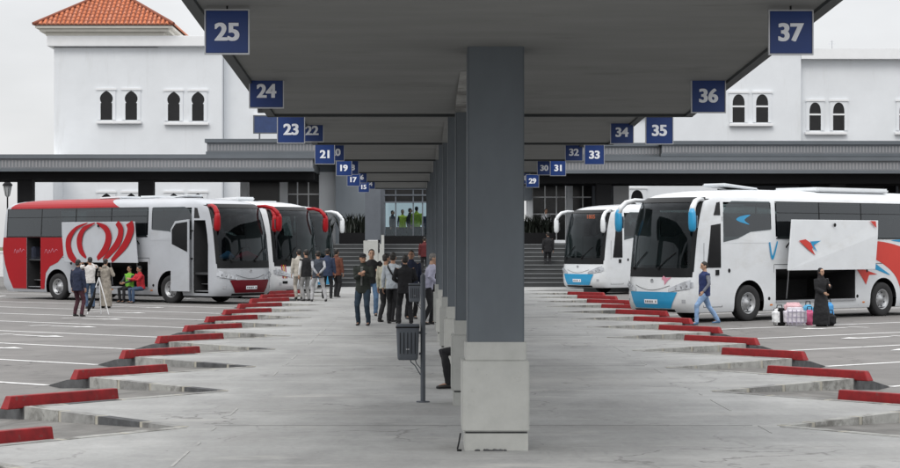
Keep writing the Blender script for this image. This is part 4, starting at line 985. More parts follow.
    if rear_door:
        g = MB(); y0 = vs*1.235; X0, X1 = -9.75, -10.55
        g.face([(X0, y0, .38), (X1, y0, .38), (X1, vs*.4, .38), (X0, vs*.4, .38)]); g.face([(X0, vs*.4, .38), (X1, vs*.4, .38), (X1, vs*.4, 2.15), (X0, vs*.4, 2.15)])
        g.face([(X0, y0, .38), (X0, vs*.4, .38), (X0, vs*.4, 2.15), (X0, y0, 2.15)]); g.face([(X1, y0, .38), (X1, vs*.4, .38), (X1, vs*.4, 2.15), (X1, y0, 2.15)]); g.face([(X0, y0, 2.15), (X1, y0, 2.15), (X1, vs*.4, 2.15), (X0, vs*.4, 2.15)])
        en = g.build('rear_entrance', M_BAY, t, recalc=False)
        for k in range(3):
            g = MB(); a, c = sorted((vs*(1.2-.26*k), vs*.4)); g.box(-10.53, -9.77, a, c, .46+.25*k, .49+.25*k); g.build('step', M_STEEL, en)
    # --- wheels
    for xc in (-2.7, -8.8):
        for sg in (-1, 1):
            w = bpy.data.objects.new('wheel', None); COL.objects.link(w); w.parent = t; w.location = (xc, sg*1.09, .515); w.empty_display_size = .2
            g = MB(); g.lathe([(.30, .12*sg), (.36, .14*sg), (.45, .145*sg), (.50, .125*sg), (.515, .09*sg), (.515, -.09*sg), (.50, -.125*sg), (.40, -.14*sg), (.30, -.12*sg)], (0, 0, 0), 'y', 40)
            g.build('tyre', M_TYRE, w, smooth=True)
            g = MB(); g.lathe([(0, .10*sg), (.07, .10*sg), (.09, .07*sg), (.15, .05*sg), (.19, .02*sg), (.22, .015*sg), (.26, .07*sg), (.295, .125*sg), (.31, .12*sg), (.30, .06*sg)], (0, 0, 0), 'y', 40)
            ri = g.build('rim', M_RIM, w, smooth=True)
            g = MB()
            for k in range(10):
                a = 2*math.pi*k/10; g.lathe([(.0, .055*sg), (.016, .055*sg), (.016, .02*sg)], (.155*math.cos(a), 0, .155*math.sin(a)), 'y', 6)
            for k in range(8):
                a = 2*math.pi*(k+.5)/8; g.ell((.225*math.cos(a), .028*sg, .225*math.sin(a)), (.03, .012, .03), 1, seg=8, rings=4)
            g.build('wheel_nut', [M_STEEL, M_BLACK], w)
    # axle/underside
    g = MB(); g.box(-11.5, -.7, -.95, .95, .26, .50); g.loft([(-2.7, -1, .5), (-2.7, 1, .5)], .09, 10); g.loft([(-8.8, -1, .5), (-8.8, 1, .5)], .09, 10); g.build('chassis', M_BLACK, t)
    # --- roof units
    for (x0, x1, y0, y1, z1, tilt) in ROOF:
        g = MB(); g.bbox(x0, x1, y0, y1, 3.55, z1, 0, .05); ru = g.build('roof_unit', ROOFM[0], t)
        if tilt: 
            for v in ru.data.vertices: v.co.z += (v.co.x-x0)/(x1-x0)*tilt
    # rear lamps
    for sg in (-1, 1):
        g = MB(); g.box(LB+.02, LB+.09, sg*1.12-.06, sg*1.12+.06, .95, 1.75, 0, .02); g.build('tail_lamp', M_REDP, t)
    return t

def side_ribbon(parent, pts, ws, m, sgn, off, name='livery_stripe', y=None, n=14):
    # smooth ribbon through (x,z) control points with widths, on the side plane
    P = [Vector((p[0], p[1], 0)) for p in pts]; out = []
    K = len(P)-1
    for k in range(K):
        p0 = P[max(k-1, 0)]; p1 = P[k]; p2 = P[k+1]; p3 = P[min(k+2, K)]
        for q in range(n):
            t_ = q/n; v = 0.5*((2*p1)+(p2-p0)*t_+(2*p0-5*p1+4*p2-p3)*t_*t_+(3*p1-p0-3*p2+p3)*t_**3); out.append((v, ws[k]+(ws[k+1]-ws[k])*t_))
    out.append((P[-1], ws[-1])); g = MB(); L = []; Rr = []
    for i, (v, w_) in enumerate(out):
        d = (out[min(i+1, len(out)-1)][0]-out[max(i-1, 0)][0]); d.normalize(); nn = Vector((-d.y, d.x, 0))*w_/2
        L.append(v+nn); Rr.append(v-nn)
    def m3(v): return (v.x, (y if y is not None else sgn*(1.25+off)), v.y)
    for i in range(len(L)-1): g.face([m3(L[i]), m3(L[i+1]), m3(Rr[i+1]), m3(Rr[i])])
    return g.build(name, m, parent, recalc=False)
def side_poly(parent, pts, m, sgn, off, name='livery_panel', y=None):
    g = MB(); g.face([(x, (y if y is not None else sgn*((1.25 if z < 2.2 else interp(WD, z))+off)), z) for x, z in pts]); return g.build(name, m, parent, recalc=False)
def smooth_closed(pts, n=6):
    out = []; K = len(pts)
    for k in range(K):
        p0, p1, p2, p3 = [Vector((*pts[(k+j) % K], 0)) for j in (-1, 0, 1, 2)]
        for q in range(n):
            t_ = q/n; v = 0.5*((2*p1)+(p2-p0)*t_+(2*p0-5*p1+4*p2-p3)*t_*t_+(3*p1-p0-3*p2+p3)*t_**3); out.append((v.x, v.y))
    return out
def place(t, wheel_xy, heading_deg, vs, label, group='coaches parked in the bays', sx=1.0, sy=1.0):
    """wheel_xy: ground point of the front wheel on the viewer's side; heading measured from +x"""
    a = R(heading_deg); ca, sa = math.cos(a), math.sin(a)
    lx, ly = -2.7*sx, vs*1.2*sy; t.scale = (sx, sy, 1.0)
    t.location = (wheel_xy[0]-(ca*lx-sa*ly), wheel_xy[1]-(sa*lx+ca*ly), AZ); t.rotation_euler = (0, 0, a)
    tag(t, label, 'coach', group)
def place_nose(t, nose, heading_deg, label, group='coaches parked in the bays'):
    t.location = (nose[0], nose[1], AZ); t.rotation_euler = (0, 0, R(heading_deg)); tag(t, label, 'coach', group)

# red and silver coach, left
MIRC = [M_REDP, M_REDP]; CLOTH = [True]; ROOF = [(-7.4, -6.2, -.5, .5, 3.66, .03), (-5.2, -4.3, -.5, .5, 3.68, .0), (-3.5, -2.8, -.4, .4, 3.64, .06)]; ROOFM = [M_BUSW]
c1 = bus_proto(M_SILV, -1, 'open', True, True, bumper=M_DRED)
place(c1, (PX(171, 73.6), 73.6), -40.5, -1, 'silver and red coach with its ringed luggage flap raised, at the far left', sx=1.06, sy=1.10)
V = -1
side_poly(c1, [(-11.93, 2.09), (-10.56, 2.09), (-10.56, .40), (-11.35, .40), (-11.62, .8), (-11.85, 1.3), (-11.98, 1.75)], M_REDP, V, .007, 'red_rear_panel')
side_poly(c1, [(-9.74, 2.09), (-8.15, 2.09), (-8.16, 1.85), (-8.35, 1.62), (-8.75, 1.36), (-9.2, 1.24), (-9.44, 1.0), (-9.52, .40), (-9.74, .40)], M_REDP, V, .007, 'red_rear_panel')
side_poly(c1, [(-9.742, 2.09), (-9.742, 2.145), (-10.558, 2.145), (-10.558, 2.09)], M_REDP, V, .008, 'red_rear_panel')
# roof of the rear third is red: a curved cover following the roof
g = MB()
zz = [3.13, 3.22, 3.33, 3.42, 3.50, 3.56, 3.60]
for sg in (-1, 1):
    for a, c in zip(zz, zz[1:]):
        fr0 = -5.4-(a-3.13)*2; fr1 = -5.4-(c-3.13)*2
        g.face([(fr0, sg*(interp(WD, a)+.006), a+.004), (LB+interp(XR, a)+.35, sg*(interp(WD, a)+.006), a+.004), (LB+interp(XR, c)+.35, sg*(interp(WD, c)+.006), c+.006), (fr1, sg*(interp(WD, c)+.006), c+.006)])
g.face([(-6.4, .206, 3.607), (-9.8, .206, 3.607), (-9.8, -.206, 3.607), (-6.4, -.206, 3.607)])
g.build('red_roof_panel', M_REDP, c1, recalc=False)
fo = V*(1.65)-.006
fl = [o for o in bpy.data.objects if o.parent == c1 and o.name.startswith('luggage_flap')][0]
# sweeping red rings on the flap (x from rear -8.05 to front -3.98)
def fx(u): return -8.05+u*4.07
def fz(v): return 2.61-v*1.23
rings_ = [([(.36, .02), (.20, .18), (.10, .50), (.12, .80), (.20, .98)], [.03, .12, .28, .30, .16]),
          ([(.46, .02), (.31, .20), (.25, .48), (.27, .72), (.34, .90)], [.03, .18, .30, .24, .06]),
          ([(.48, .02), (.60, .18), (.64, .42), (.60, .68), (.49, .92)], [.04, .24, .32, .28, .12]),
          ([(.75, .02), (.80, .22), (.76, .55), (.57, .96)], [.20, .28, .26, .12]),
          ([(.91, .02), (.93, .22), (.86, .58), (.68, .97)], [.36, .34, .26, .12])]
for pts, ws in rings_:
    side_ribbon(fl, [(fx(u), fz(v)) for u, v in pts], ws, M_REDP, V, 0, 'red_ring', y=fo)
# script-like lettering on the red panel
for (x0, s_) in ((-11.3, .8), (-9.5, .95)):
    side_ribbon(c1, [(x0, 1.62), (x0+.10*s_, 1.74), (x0+.20*s_, 1.62), (x0+.30*s_, 1.72), (x0+.36*s_, 1.64), (x0+.48*s_, 1.76), (x0+.55*s_, 1.66), (x0+.70*s_, 1.74), (x0+.80*s_, 1.70)], [.008, .02, .010, .02, .008, .02, .008, .016, .006], M_PINK, V, .013, 'script_lettering', n=5)

# white coach with red mirrors behind it
MIRC = [M_REDP, M_REDP]; CLOTH = [False]; ROOF = [(-4.6, -3.2, -.5, .5, 3.70, .05)]; ROOFM = [M_BUSW]
c2 = bus_proto(M_BUSW, -1, None, False, False, bumper=None)
place_nose(c2, (PX(303, 78.6), 78.6), -41, 'white coach with red mirrors and striped nose, just behind the silver and red coach')
g = MB()
for k, mt in ((0, 0), (1, 1), (2, 0)):
    q = -.80+.055*k; g.face([fp(q, 1.28, .012), fp(q+.035, 1.28, .012), fp(q+.055, .80, .012), fp(q+.02, .80, .012)], mt)
g.build('nose_stripes', [M_SEATR, mat('ochre_paint', (0.6, 0.3, 0.02), 0.4)], c2, recalc=False)
g = MB(); g.face([fp(-.78, .70, .012), fp(-.62, .70, .012), fp(-.62, .60, .012), fp(-.78, .60, .012)]); g.build('nose_badge', M_TRIMB, c2, recalc=False)

# third coach, only its white mirror and windscreen corner show
MIRC = [M_BUSW, M_BUSW]
c3 = bus_proto(M_BUSW, -1, None, False, False, bumper=M_BLUEP)
place_nose(c3, (PX(322, 86.5), 86.5), -41, 'white coach with white mirrors, last in the left row, mostly hidden')

# near right coach, white and blue with raised flap
MIRC = [M_BLUEP, M_BUSW]; CLOTH = [False]; ROOF = [(-4.0, -2.5, -.4, .5, 3.64, .12), (-9.6, -6.2, -.85, .85, 3.70, .0)]
c4 = bus_proto(M_BUSW, 1, None, False, True, bumper=M_BLUEP)
place(c4, (PX(748, 56.9), 56.9), 180+39.5, 1, 'white coach with sky blue bumper and a bird emblem on its raised luggage flap')
fl = [o for o in bpy.data.objects if o.parent == c4 and o.name.startswith('luggage_flap')][0]
fo = 1.65+.006
M_REDL = mat('livery_red', (0.62, 0.05, 0.035), 0.3, coat=.4, noise=.05, scale=2)
def hx(u): return -3.98-u*4.07
side_poly(fl, [(hx(.10), 2.054), (hx(.17), 2.088), (hx(.24), 1.985), (hx(.30), 2.019), (hx(.24), 1.864), (hx(.28), 1.710), (hx(.20), 1.847)], M_REDL, 1, 0, 'bird_emblem', y=fo)
side_poly(fl, [(hx(.22), 2.036), (hx(.34), 2.054), (hx(.26), 1.950), (hx(.30), 1.796), (hx(.25), 1.899)], M_BLUEP, 1, 0, 'bird_emblem', y=fo+.003)
side_poly(fl, [(hx(.90), 2.604), (hx(.965), 2.600), (hx(.975), 2.398)], M_REDL, 1, 0, 'bird_emblem', y=fo)
# blue tick lettering in front of the flap
side_ribbon(c4, [(-3.55, 2.02), (-3.68, 1.66), (-3.90, 2.04)], [.05, .08, .04], M_BLUEP, 1, .02, 'blue_lettering')
side_poly(c4, smooth_closed([(-2.15, 2.62), (-2.35, 2.70), (-2.75, 2.74), (-2.5, 2.60), (-2.7, 2.48), (-2.3, 2.55)], 5), M_BLUEP, 1, .016, 'window_sticker')
# swooshes on the rear
side_poly(c4, smooth_closed([(-7.55, 2.00), (-8.6, 2.04), (-9.8, 1.88), (-10.5, 1.60), (-10.75, 1.30), (-10.1, 1.0), (-9.75, .56), (-9.58, .9), (-9.3, 1.25), (-8.6, 1.55), (-7.6, 1.78)], 6), M_REDL, 1, .006, 'red_swoosh')
side_poly(c4, smooth_closed([(-9.2, 2.07), (-11.5, 2.08), (-11.75, 1.75), (-11.0, 1.85), (-10.2, 1.98)], 6), M_BLUEP, 1, .008, 'blue_swoosh')
side_poly(c4, smooth_closed([(-7.50, 1.62), (-8.1, 1.60), (-8.8, 1.35), (-9.1, 1.22), (-8.4, 1.36), (-7.6, 1.48)], 6), M_BLUEP, 1, .008, 'blue_swoosh')
side_poly(c4, [(-7.48, 1.40), (-7.9, 1.36), (-8.5, 1.24), (-8.1, 1.23), (-7.95, .95), (-7.78, 1.15)], M_REDL, 1, .009, 'red_swoosh')
side_poly(c4, smooth_closed([(-10.75, 1.2), (-10.9, 1.42), (-11.2, 1.5), (-11.5, 1.4), (-11.62, 1.1), (-11.4, .82), (-11.0, .85)], 5), M_BLUEP, 1, .012, 'blue_disc')
g = MB(); g.face([fp(-.55, 1.24, .012), fp(-.42, 1.22, .012), fp(-.33, 1.27, .012), fp(-.28, 1.20, .012), fp(-.36, 1.15, .012), fp(-.38, 1.03, .012), fp(-.45, 1.14, .012)][::-1]); 
g.v = [(x, -y, z) for x, y, z in g.v]; g.build('nose_bird', M_PINK, c4, recalc=False)
for v in []: pass

# far right coach
MIRC = [M_BUSW, M_BUSW]; ROOF = [(-6.0, -4.2, -.6, .6, 3.72, .04), (-10, -7.8, -.8, .8, 3.76, 0)]
c5 = bus_proto(M_BUSW, 1, None, False, False, bumper=M_BLUEP)
place_nose(c5, (PX(577, 86.0), 86.0), 180+40, 'white coach with an orange number display, the farther of the two right coaches')
lo = [o for o in bpy.data.objects if o.parent == c5 and o.name.startswith('destination_blind')][0]
g = MB(); g.box(-.985, -.975, -.30, .52, 2.82, 3.08); g.build('display_board', M_BLACK, lo)
text_mesh('1805', 0.24, M_LED, lo, (-.80, .05, 2.93), rot=(R(90), 0, R(90)), name='display_digits', xs=1.15, off=.004)

# each coach is stretched above the waist to its own body height
def heighten(t, tab):
    def walk(o):
        for ch in [x for x in bpy.data.objects if x.parent == o]:
            if ch.name.startswith('wheel'): continue
            if ch.name.startswith('display_digits'): ch.location.z = interp(tab, ch.location.z)
            elif ch.type == 'MESH':
                for v in ch.data.vertices:
                    v.co.z = interp(tab, v.co.z) if v.co.z <= 3.6 else v.co.z+tab[-1][1]-3.6
                ch.data.update()
            walk(ch)
    walk(t)
TALL = [(-1, -1), (0, 0), (1.2, 1.25), (2.12, 2.47), (3.11, 3.54), (3.6, 3.92)]
for c_o in (c1, c2, c3, c5): heighten(c_o, TALL)
heighten(c4, [(-1, -1), (0, 0), (1.2, 1.22), (2.12, 2.37), (3.11, 3.41), (3.6, 3.78)])

# ------------------------------------------------------------------ luggage by the right coach
def bag(px, py, size, m, name, label, kind='bag', rz=0, handle=True, stripes=None):
    p = at(px, py, AZ); w_, d_, h_ = size
    t = empty(name, p, R(rz), label, kind, 'bags set down beside the coach')
    g = MB(); g.bbox(-w_/2, w_/2, -d_/2, d_/2, 0.005, h_, 0, min(w_, d_, h_)*.22)
    bo = remeshed(g, 'bag_body', m, t, .022, 3, .035)
    if stripes:
        for k in range(5):
            g = MB(); x = -w_/2+w_*(k+.6)/5.2; g.loft([(x, -d_/2-.012, .05), (x, -d_/2-.012, h_-.06)], .010, 6); g.build('stripe', stripes, t)
        for k in range(3):
            g = MB(); z = h_*(k+.8)/3.6; g.loft([(-w_/2+.04, -d_/2-.014, z), (w_/2-.04, -d_/2-.014, z)], .008, 6); g.build('stripe', stripes, t)
    if handle:
        g = MB(); g.loft([(-w_*.22, 0, h_-.02), (-w_*.18, 0, h_+.09), (w_*.18, 0, h_+.09), (w_*.22, 0, h_-.02)], .014, 8); g.build('handle', M_BLACK, t)
    return t
t = bag(779.5, 325.5, (.38, .34, .46), M_WHITE2, 'travel_bag', 'white bag with a black middle band, leftmost of the luggage', rz=15)
g = MB(); g.bbox(-.10, .10, -.19, .19, -.01, .475, 0, .03); g.build('band', M_BLACK, t)
bag(795, 326, (.60, .42, .50), C('plaid_pale', (0.60, 0.57, 0.62)), 'plaid_bag', 'big pale lilac checked laundry bag in the middle of the luggage', stripes=C('plaid_line', (0.36, 0.33, 0.42)), handle=False)
bag(793, 322.5, (.50, .30, .56), C('pink_pale', (0.66, 0.42, 0.45)), 'soft_bag', 'pale pink cloth bundle lying on top behind the checked bag', rz=-10, handle=False)
bag(809.5, 325.5, (.30, .30, .42), C('hot_pink', (0.60, 0.12, 0.24)), 'soft_bag', 'bright pink round bag beside the woman in black', rz=0)
bag(808, 322.5, (.30, .26, .50), C('bright_blue', (0.10, 0.36, 0.58)), 'plastic_bag', 'light blue plastic bag behind the bright pink bag')
bag(828.5, 322.5, (.28, .26, .56), C('bright_blue2', (0.07, 0.30, 0.62)), 'plastic_bag', 'tall bright blue plastic bag to the right of the woman in black')
bag(830.5, 326, (.28, .28, .34), BLK, 'hand_bag', 'small black bag at the feet of the woman in black')

# ------------------------------------------------------------------ cross canopies at the far end
def cross_canopy(x0, x1, z_top, z_bot, y, depth, label, cols=(), under=0.35, corner=None):
    t = empty('cross_canopy', ((x0+x1)/2, y, 0), 0, label, 'canopy', 'cross canopies in front of the terminal'); ox = (x0+x1)/2
    def B(name, m, a, c, y0, y1, z0, z1): g = MB(); g.box(a-ox, c-ox, y0-y, y1-y, z0, z1); return g.build(name, m, t)
    H = z_top-z_bot
    B('top_flashing', M_FASCD, x0-.1, x1+.1, y-.12, y+depth, z_top-H*.24, z_top)
    f = B('fascia', M_FASC, x0, x1, y, y+.15, z_bot+H*.18, z_top-H*.24)
    g = MB(); n_ = int((x1-x0)/.16)
    for k in range(n_):
        xx = x0+(k+.5)*(x1-x0)/n_-ox; g.box(xx-.035, xx+.035, -.022, -.001, z_bot+H*.24, z_top-H*.34)
    g.build('fluting', mat('fascia_flute', (0.27, 0.27, 0.28), .6), f)
    B('lower_trim', M_FASCD, x0-.05, x1+.05, y-.06, y+.12, z_bot, z_bot+H*.18)
    B('soffit', M_CEILD, x0, x1, y+.16, y+depth, z_bot+.03, z_bot+H*.5)
    for k in range(3):
        yy = y+.8+k*(depth-1)/3; B('beam', M_BLACK, x0, x1, yy, yy+.3, z_bot-under-.03, z_bot+.028)
    for cx in cols:
        B('column', M_BLACK, cx-.36, cx+.36, y+1.0, y+1.7, AZ, z_bot-under-.032)
    return t
YC = 95.0
cross_canopy(PX(-40, YC), PX(313, YC), PZ(154.5, YC), PZ(171.5, YC), YC, 7, 'long dark grey cross canopy on black columns behind the left coaches', cols=(PX(26, 96.3), PX(146.5, 96.3), PX(-35, 96)), under=.33)
cross_canopy(PX(207, 98), PX(335, 98), PZ(139, 98), PZ(154.5, 98), 98, 6, 'short raised cross canopy stacked above the long one at left', under=0.0)
cross_canopy(PX(527, YC), PX(960, YC), PZ(157, YC), PZ(173.5, YC), YC, 7, 'long dark grey cross canopy on black columns behind the right coaches', cols=(PX(604, 96), PX(727, 96), PX(838, 96), PX(940, 96)), under=.42)
cross_canopy(PX(662, 98), PX(960, 98), PZ(141, 98), PZ(156.5, 98), 98, 6, 'raised cross canopy stacked above the long one at far right', under=0.0)
cross_canopy(PX(500, 99), PX(661, 99), PZ(143, 99), PZ(157.5, 99), 99, 6, 'raised cross canopy stacked above the long one just right of the columns', under=0.0)

# ------------------------------------------------------------------ white terminal buildings
def keyhole(cx, z0, w_, h_, pointed=False, n=12):
    # outline of a horseshoe-arched opening, counter-clockwise from bottom right
    r = w_*.5; pts = [(cx+w_*.45, z0), (cx+w_*.45, z0+h_*.58)]
    zc = z0+h_-r*1.12
    if pointed:
        pts = [(cx+w_*.46, z0), (cx+w_*.46, z0+h_*.62)]
        for k in range(n+1):
            a = math.pi*k/n; pts.append((cx+w_*.46*math.cos(a), z0+h_*.64+ (h_*.36)*(math.sin(a)**.8)*(1 if True else 1)))
        pts += [(cx-w_*.46, z0+h_*.62), (cx-w_*.46, z0)]
    else:
        pts.append((cx+w_*.38, z0+h_*.60))
        for k in range(n+1):
            a = -.45+(math.pi+.9)*k/n; zz_ = math.sin(a); ex = 1.0+(.22 if .35 < k/n < .65 else 0.0)*(1-abs(k/n-.5)/.15)
            pts.append((cx+r*math.cos(a), zc+r*zz_*ex))
        pts += [(cx-w_*.38, z0+h_*.60), (cx-w_*.45, z0+h_*.58), (cx-w_*.45, z0)]
    return pts
def arch_window(t, cx, z0, w_, h_, y, pointed=False, fw=.28, cut_top=None):
    """window with its own white frame; coordinates local to t, wall face at y"""
    pts = keyhole(cx, z0, w_, h_, pointed); n = len(pts)
    X0, X1, Z0, Z1 = cx-w_/2-fw*.55, cx+w_/2+fw*.55, z0, z0+h_+fw*.6
    # outer points matched by angle
    outer = []
    c0 = (cx, z0+h_*.5)
    for (x, z) in pts:
        dx, dz = x-c0[0], z-c0[1]; k = 1e9
        if dx > 1e-6: k = min(k, (X1-c0[0])/dx)
        if dx < -1e-6: k = min(k, (X0-c0[0])/dx)
        if dz > 1e-6: k = min(k, (Z1-c0[1])/dz)
        if dz < -1e-6: k = min(k, (Z0-c0[1])/dz)
        outer.append((c0[0]+dx*k, c0[1]+dz*k))
    outer[0] = (X1, Z0); outer[-1] = (X0, Z0)
    # snap the corners so that the frame stays rectangular
    ci = max(range(n), key=lambda i: outer[i][0]+outer[i][1]); outer[ci] = (X1, Z1)
    ci = max(range(n), key=lambda i: -outer[i][0]+outer[i][1]); outer[ci] = (X0, Z1)
    g = MB(); yf = y-.06
    for i in range(n-1):
        a, c, d, e = pts[i], pts[i+1], outer[i+1], outer[i]
        g.face([(a[0], yf, a[1]), (c[0], yf, c[1]), (d[0], yf, d[1]), (e[0], yf, e[1])])
        g.face([(a[0], yf, a[1]), (c[0], yf, c[1]), (c[0], y+.01, c[1]), (a[0], y+.01, a[1])])
        g.face([(d[0], yf, d[1]), (e[0], yf, e[1]), (e[0], y+.01, e[1]), (d[0], y+.01, d[1])])
    w = g.build('window_frame', M_WHITE, t)
    g = MB(); g.face([(x, y-.012, z) for x, z in pts]); g.build('pane', M_WINDK, w, recalc=False)
    g = MB(); g.box(X0-.06, X1+.06, y-.11, y-.062, Z1-.10, Z1+.01); g.build('lintel_moulding', M_WHITE2, w)
    if pointed:
        g = MB(); g.box(cx-w_*.46, cx+w_*.46, y-.06, y-.02, z0+h_*.54, z0+h_*.60); g.build('transom', M_WHITE2, w)
    return w
def sill(t, x0, x1, z, y): g = MB(); g.box(x0, x1, y-.26, y+.01, z-.18, z-.005, 0, .03); return g.build('sill', M_WHITE2, t)

YB = 115.0
# left tower block
x0, x1 = PX(54, YB), PX(222, YB); ox = (x0+x1)/2
t = empty('terminal_tower', (ox, YB, 0), 0, 'white tower block with horseshoe windows and a terracotta pyramid roof at top left', 'building')
g = MB(); g.box(x0-ox, x1-ox, 0, 12, AZ, PZ(47, YB)); g.build('wall', M_WHITE, t)
g = MB(); g.box(PX(47, YB-.4)-ox, x1-ox+.02, -.4, 12.2, PZ(47, YB), PZ(36.5, YB), 0, .03); g.build('parapet', M_WHITE2, t)
for (pc, py0, py1) in ((106.5, 91.5, 120), (131.3, 91.5, 120), (173.8, 92.5, 121), (198, 92.5, 121)):
    z0 = PZ(py1, YB); arch_window(t, PX(pc, YB)-ox, z0, 13*YB/F, (py1-py0)*YB/F, 0)
sill(t, PX(97, YB)-ox, PX(142, YB)-ox, PZ(121, YB), 0); sill(t, PX(164.5, YB)-ox, PX(209, YB)-ox, PZ(122.3, YB), 0)
for pc in (106.5, 131.3, 173.8, 198): arch_window(t, PX(pc, YB)-ox, PZ(222, YB), 13*YB/F, 28*YB/F, 0)
sill(t, PX(97, YB)-ox, PX(142, YB)-ox, PZ(219, YB), 0); sill(t, PX(164.5, YB)-ox, PX(209, YB)-ox, PZ(219, YB), 0)
# pyramid roof on a recessed lantern storey
YR = 114.0
ex0, ex1, ez = PX(33, YR), PX(173.5, YR), PZ(25, YR); dep = 8.2
apx = (PX(115, YR+dep/2)-0.0, YR+dep/2, PZ(-6.8, YR+dep/2)+.15)
rt = MB(); c_ = [(ex0-ox, YR-YB, ez), (ex1-ox, YR-YB, ez), (ex1-ox, YR+dep-YB, ez), (ex0-ox, YR+dep-YB, ez)]; ap = ((ex0+ex1)/2-ox, apx[1]-YB, apx[2])
for i in range(4): rt.face([c_[i], c_[(i+1) % 4], ap])
rf = rt.build('roof', M_TERRAD, t)
# barrel tiles running down each slope
g = MB()
for i in range(4):
    A = Vector(c_[i]); B_ = Vector(c_[(i+1) % 4]); P_ = Vector(ap); mid = (A+B_)/2
    n_ = 31; up = (P_-mid); L = up.length; u = up.normalized(); along = (B_-A); Wd = along.length; al = along.normalized(); nn = al.cross(u).normalized()
    if nn.z < 0: nn = -nn
    for k in range(n_):
        f = (k+.5)/n_; reach = 1-abs(2*f-1); s0 = A+along*f
        Lk = L*reach; 
        if Lk < .25: continue
        m_ = max(1, int(Lk/.42)); 
        for q in range(m_):
            p = s0+u*(Lk*q/m_)+nn*.02; p2 = s0+u*(Lk*(q+1)/m_)+nn*(.0)
            hw = Wd/n_*.36; i0 = len(g.v)
            for (pp, hh) in ((p, hw*1.1), (p2, hw*.85)):
                for a in range(5):
                    an = math.pi*a/4; g.v.append(tuple(pp+al*(hh*math.cos(an))+nn*(hh*.9*math.sin(an))))
            for a in range(4): g.f.append((i0+a, i0+a+1, i0+5+a+1, i0+5+a)); g.m.append(0 if random.random() < .8 else 1)
            g.f.append((i0, i0+1, i0+2, i0+3, i0+4)); g.m.append(1)
tl = g.build('roof_tiles', [M_TERRA, mat('terracotta_pale', (0.50, 0.20, 0.12), .85, noise=.2, scale=3)], rf, recalc=True)
g = MB()
for i in range(4): g.loft([Vector(c_[i])+Vector((0, 0, .06)), Vector(ap)+Vector((0, 0, .06))], .10, 8)
g.build('ridge', M_TERRAD, rf)
# stepped cornice below the eave
g = MB()
for k, (ins, za, zb) in enumerate(((.10, ez-.16, ez-.02), (.32, ez-.34, ez-.165), (.62, ez-.55, ez-.345), (1.0, ez-1.2, ez-.555))):
    g.box(ex0-ox+ins, ex1-ox-ins, YR-YB+ins, YR+dep-YB-ins, za, zb)
g.build('cornice', M_CREAM, t)
g = MB()
for (a, c) in ((67, 74), (81.5, 89), (95.5, 103.5), (137, 144)): g.box(PX(a, YR+1)-ox, PX(c, YR+1)-ox, YR-YB+.94, YR-YB+.99, ez-.85, ez-.62)
g.build('vent_slot', M_BLACK, t)
# wing beside the tower
x0, x1 = PX(222, YB)+.02, PX(345, YB); ox = (x0+x1)/2
t = empty('terminal_wing', (ox, YB+.8, 0), 0, 'plain white wing beside the tower, partly hidden by the blue bay signs', 'building')
g = MB(); g.box(x0-ox, x1-ox, 0, 10, AZ, PZ(39, YB)); g.build('wall', M_WHITE, t)
g = MB(); g.box(x0-ox, x1-ox, -.3, 10, PZ(39, YB)+.002, PZ(32, YB)); g.build('parapet', M_WHITE2, t)
g = MB(); g.box(PX(256.5, YB)-ox, PX(270, YB)-ox, -.04, .01, PZ(112, YB), PZ(92, YB)); w = g.build('window', M_WINDK, t); sill(t, PX(253, YB)-ox, PX(300, YB)-ox, PZ(113, YB), 0)
Zs = 104.0
t = empty('wall_board', (PX(271, Zs), Zs, PZ(124.5, Zs)), 0, 'blue information board seen behind sign 23, above the left cross canopy', 'sign')
g = MB(); g.box(-.86, .86, 0, .08, -.42, .42); g.build('panel', mat('board_blue', (.025, .05, .14), .4, noise=.2, scale=4), t)
g = MB(); 
for (a, c) in ((-.93, -.86), (.86, .93)): g.box(a, c, -.01, .09, -.48, .48)
g.box(-.86, .86, -.01, .09, .42, .48); g.box(-.86, .86, -.01, .09, -.48, -.42); g.build('frame', M_DGREY, t)
g = MB(); g.loft([(-.6, .05, -.42), (-.6, .05, -1.8)], .04, 6); g.loft([(.6, .05, -.42), (.6, .05, -1.8)], .04, 6); g.build('post', M_DGREY, t)
# low annex left
t = empty('annex_building', (PX(20, 112), 112, 0), 0, 'low white annex glimpsed below the cross canopy at far left', 'building')
g = MB(); g.box(PX(18.5, 112)-PX(20, 112), PX(53, 112)-PX(20, 112), 0, 6, AZ, 6.6); g.build('wall', M_WHITE, t)
g = MB(); g.box(PX(17.5, 112)-PX(20, 112), PX(53, 112)-PX(20, 112), -.15, 6.1, 6.602, 6.9); g.build('parapet', M_WHITE2, t)

# right building
x0, x1 = PX(560, YB), PX(801, YB); ox = (x0+x1)/2
t = empty('terminal_block', (ox, YB, 0), 0, 'white block with paired pointed windows at right, nearer the columns', 'building')
g = MB(); g.box(x0-ox, x1-ox, 0, 12, AZ, PZ(52.5, YB)); g.build('wall', M_WHITE, t)
g = MB(); g.box(x0-ox-.1, x1-ox, -.12, 12.2, PZ(52.5, YB)+.002, PZ(49.5, YB)); g.build('parapet', M_WHITE2, t)
for (pc, a, c) in ((738.5, 94.5, 122.5), (762, 94.5, 122.5), (637, 84, 113), (655, 84, 113), (637, 190, 218), (613, 84, 113)):
    arch_window(t, PX(pc, YB)-ox, PZ(c, YB), 13.2*YB/F, (c-a)*YB/F, 0, True)
sill(t, PX(729, YB)-ox, PX(772.5, YB)-ox, PZ(123.5, YB), 0); sill(t, PX(604, YB)-ox, PX(664, YB)-ox, PZ(114, YB), 0)
x0, x1 = PX(801, YB)+.01, PX(1010, YB); ox = (x0+x1)/2
t = empty('terminal_block', (ox, YB, 0), 0, 'white block with a deep overhanging parapet at far right, lower paired windows', 'building')
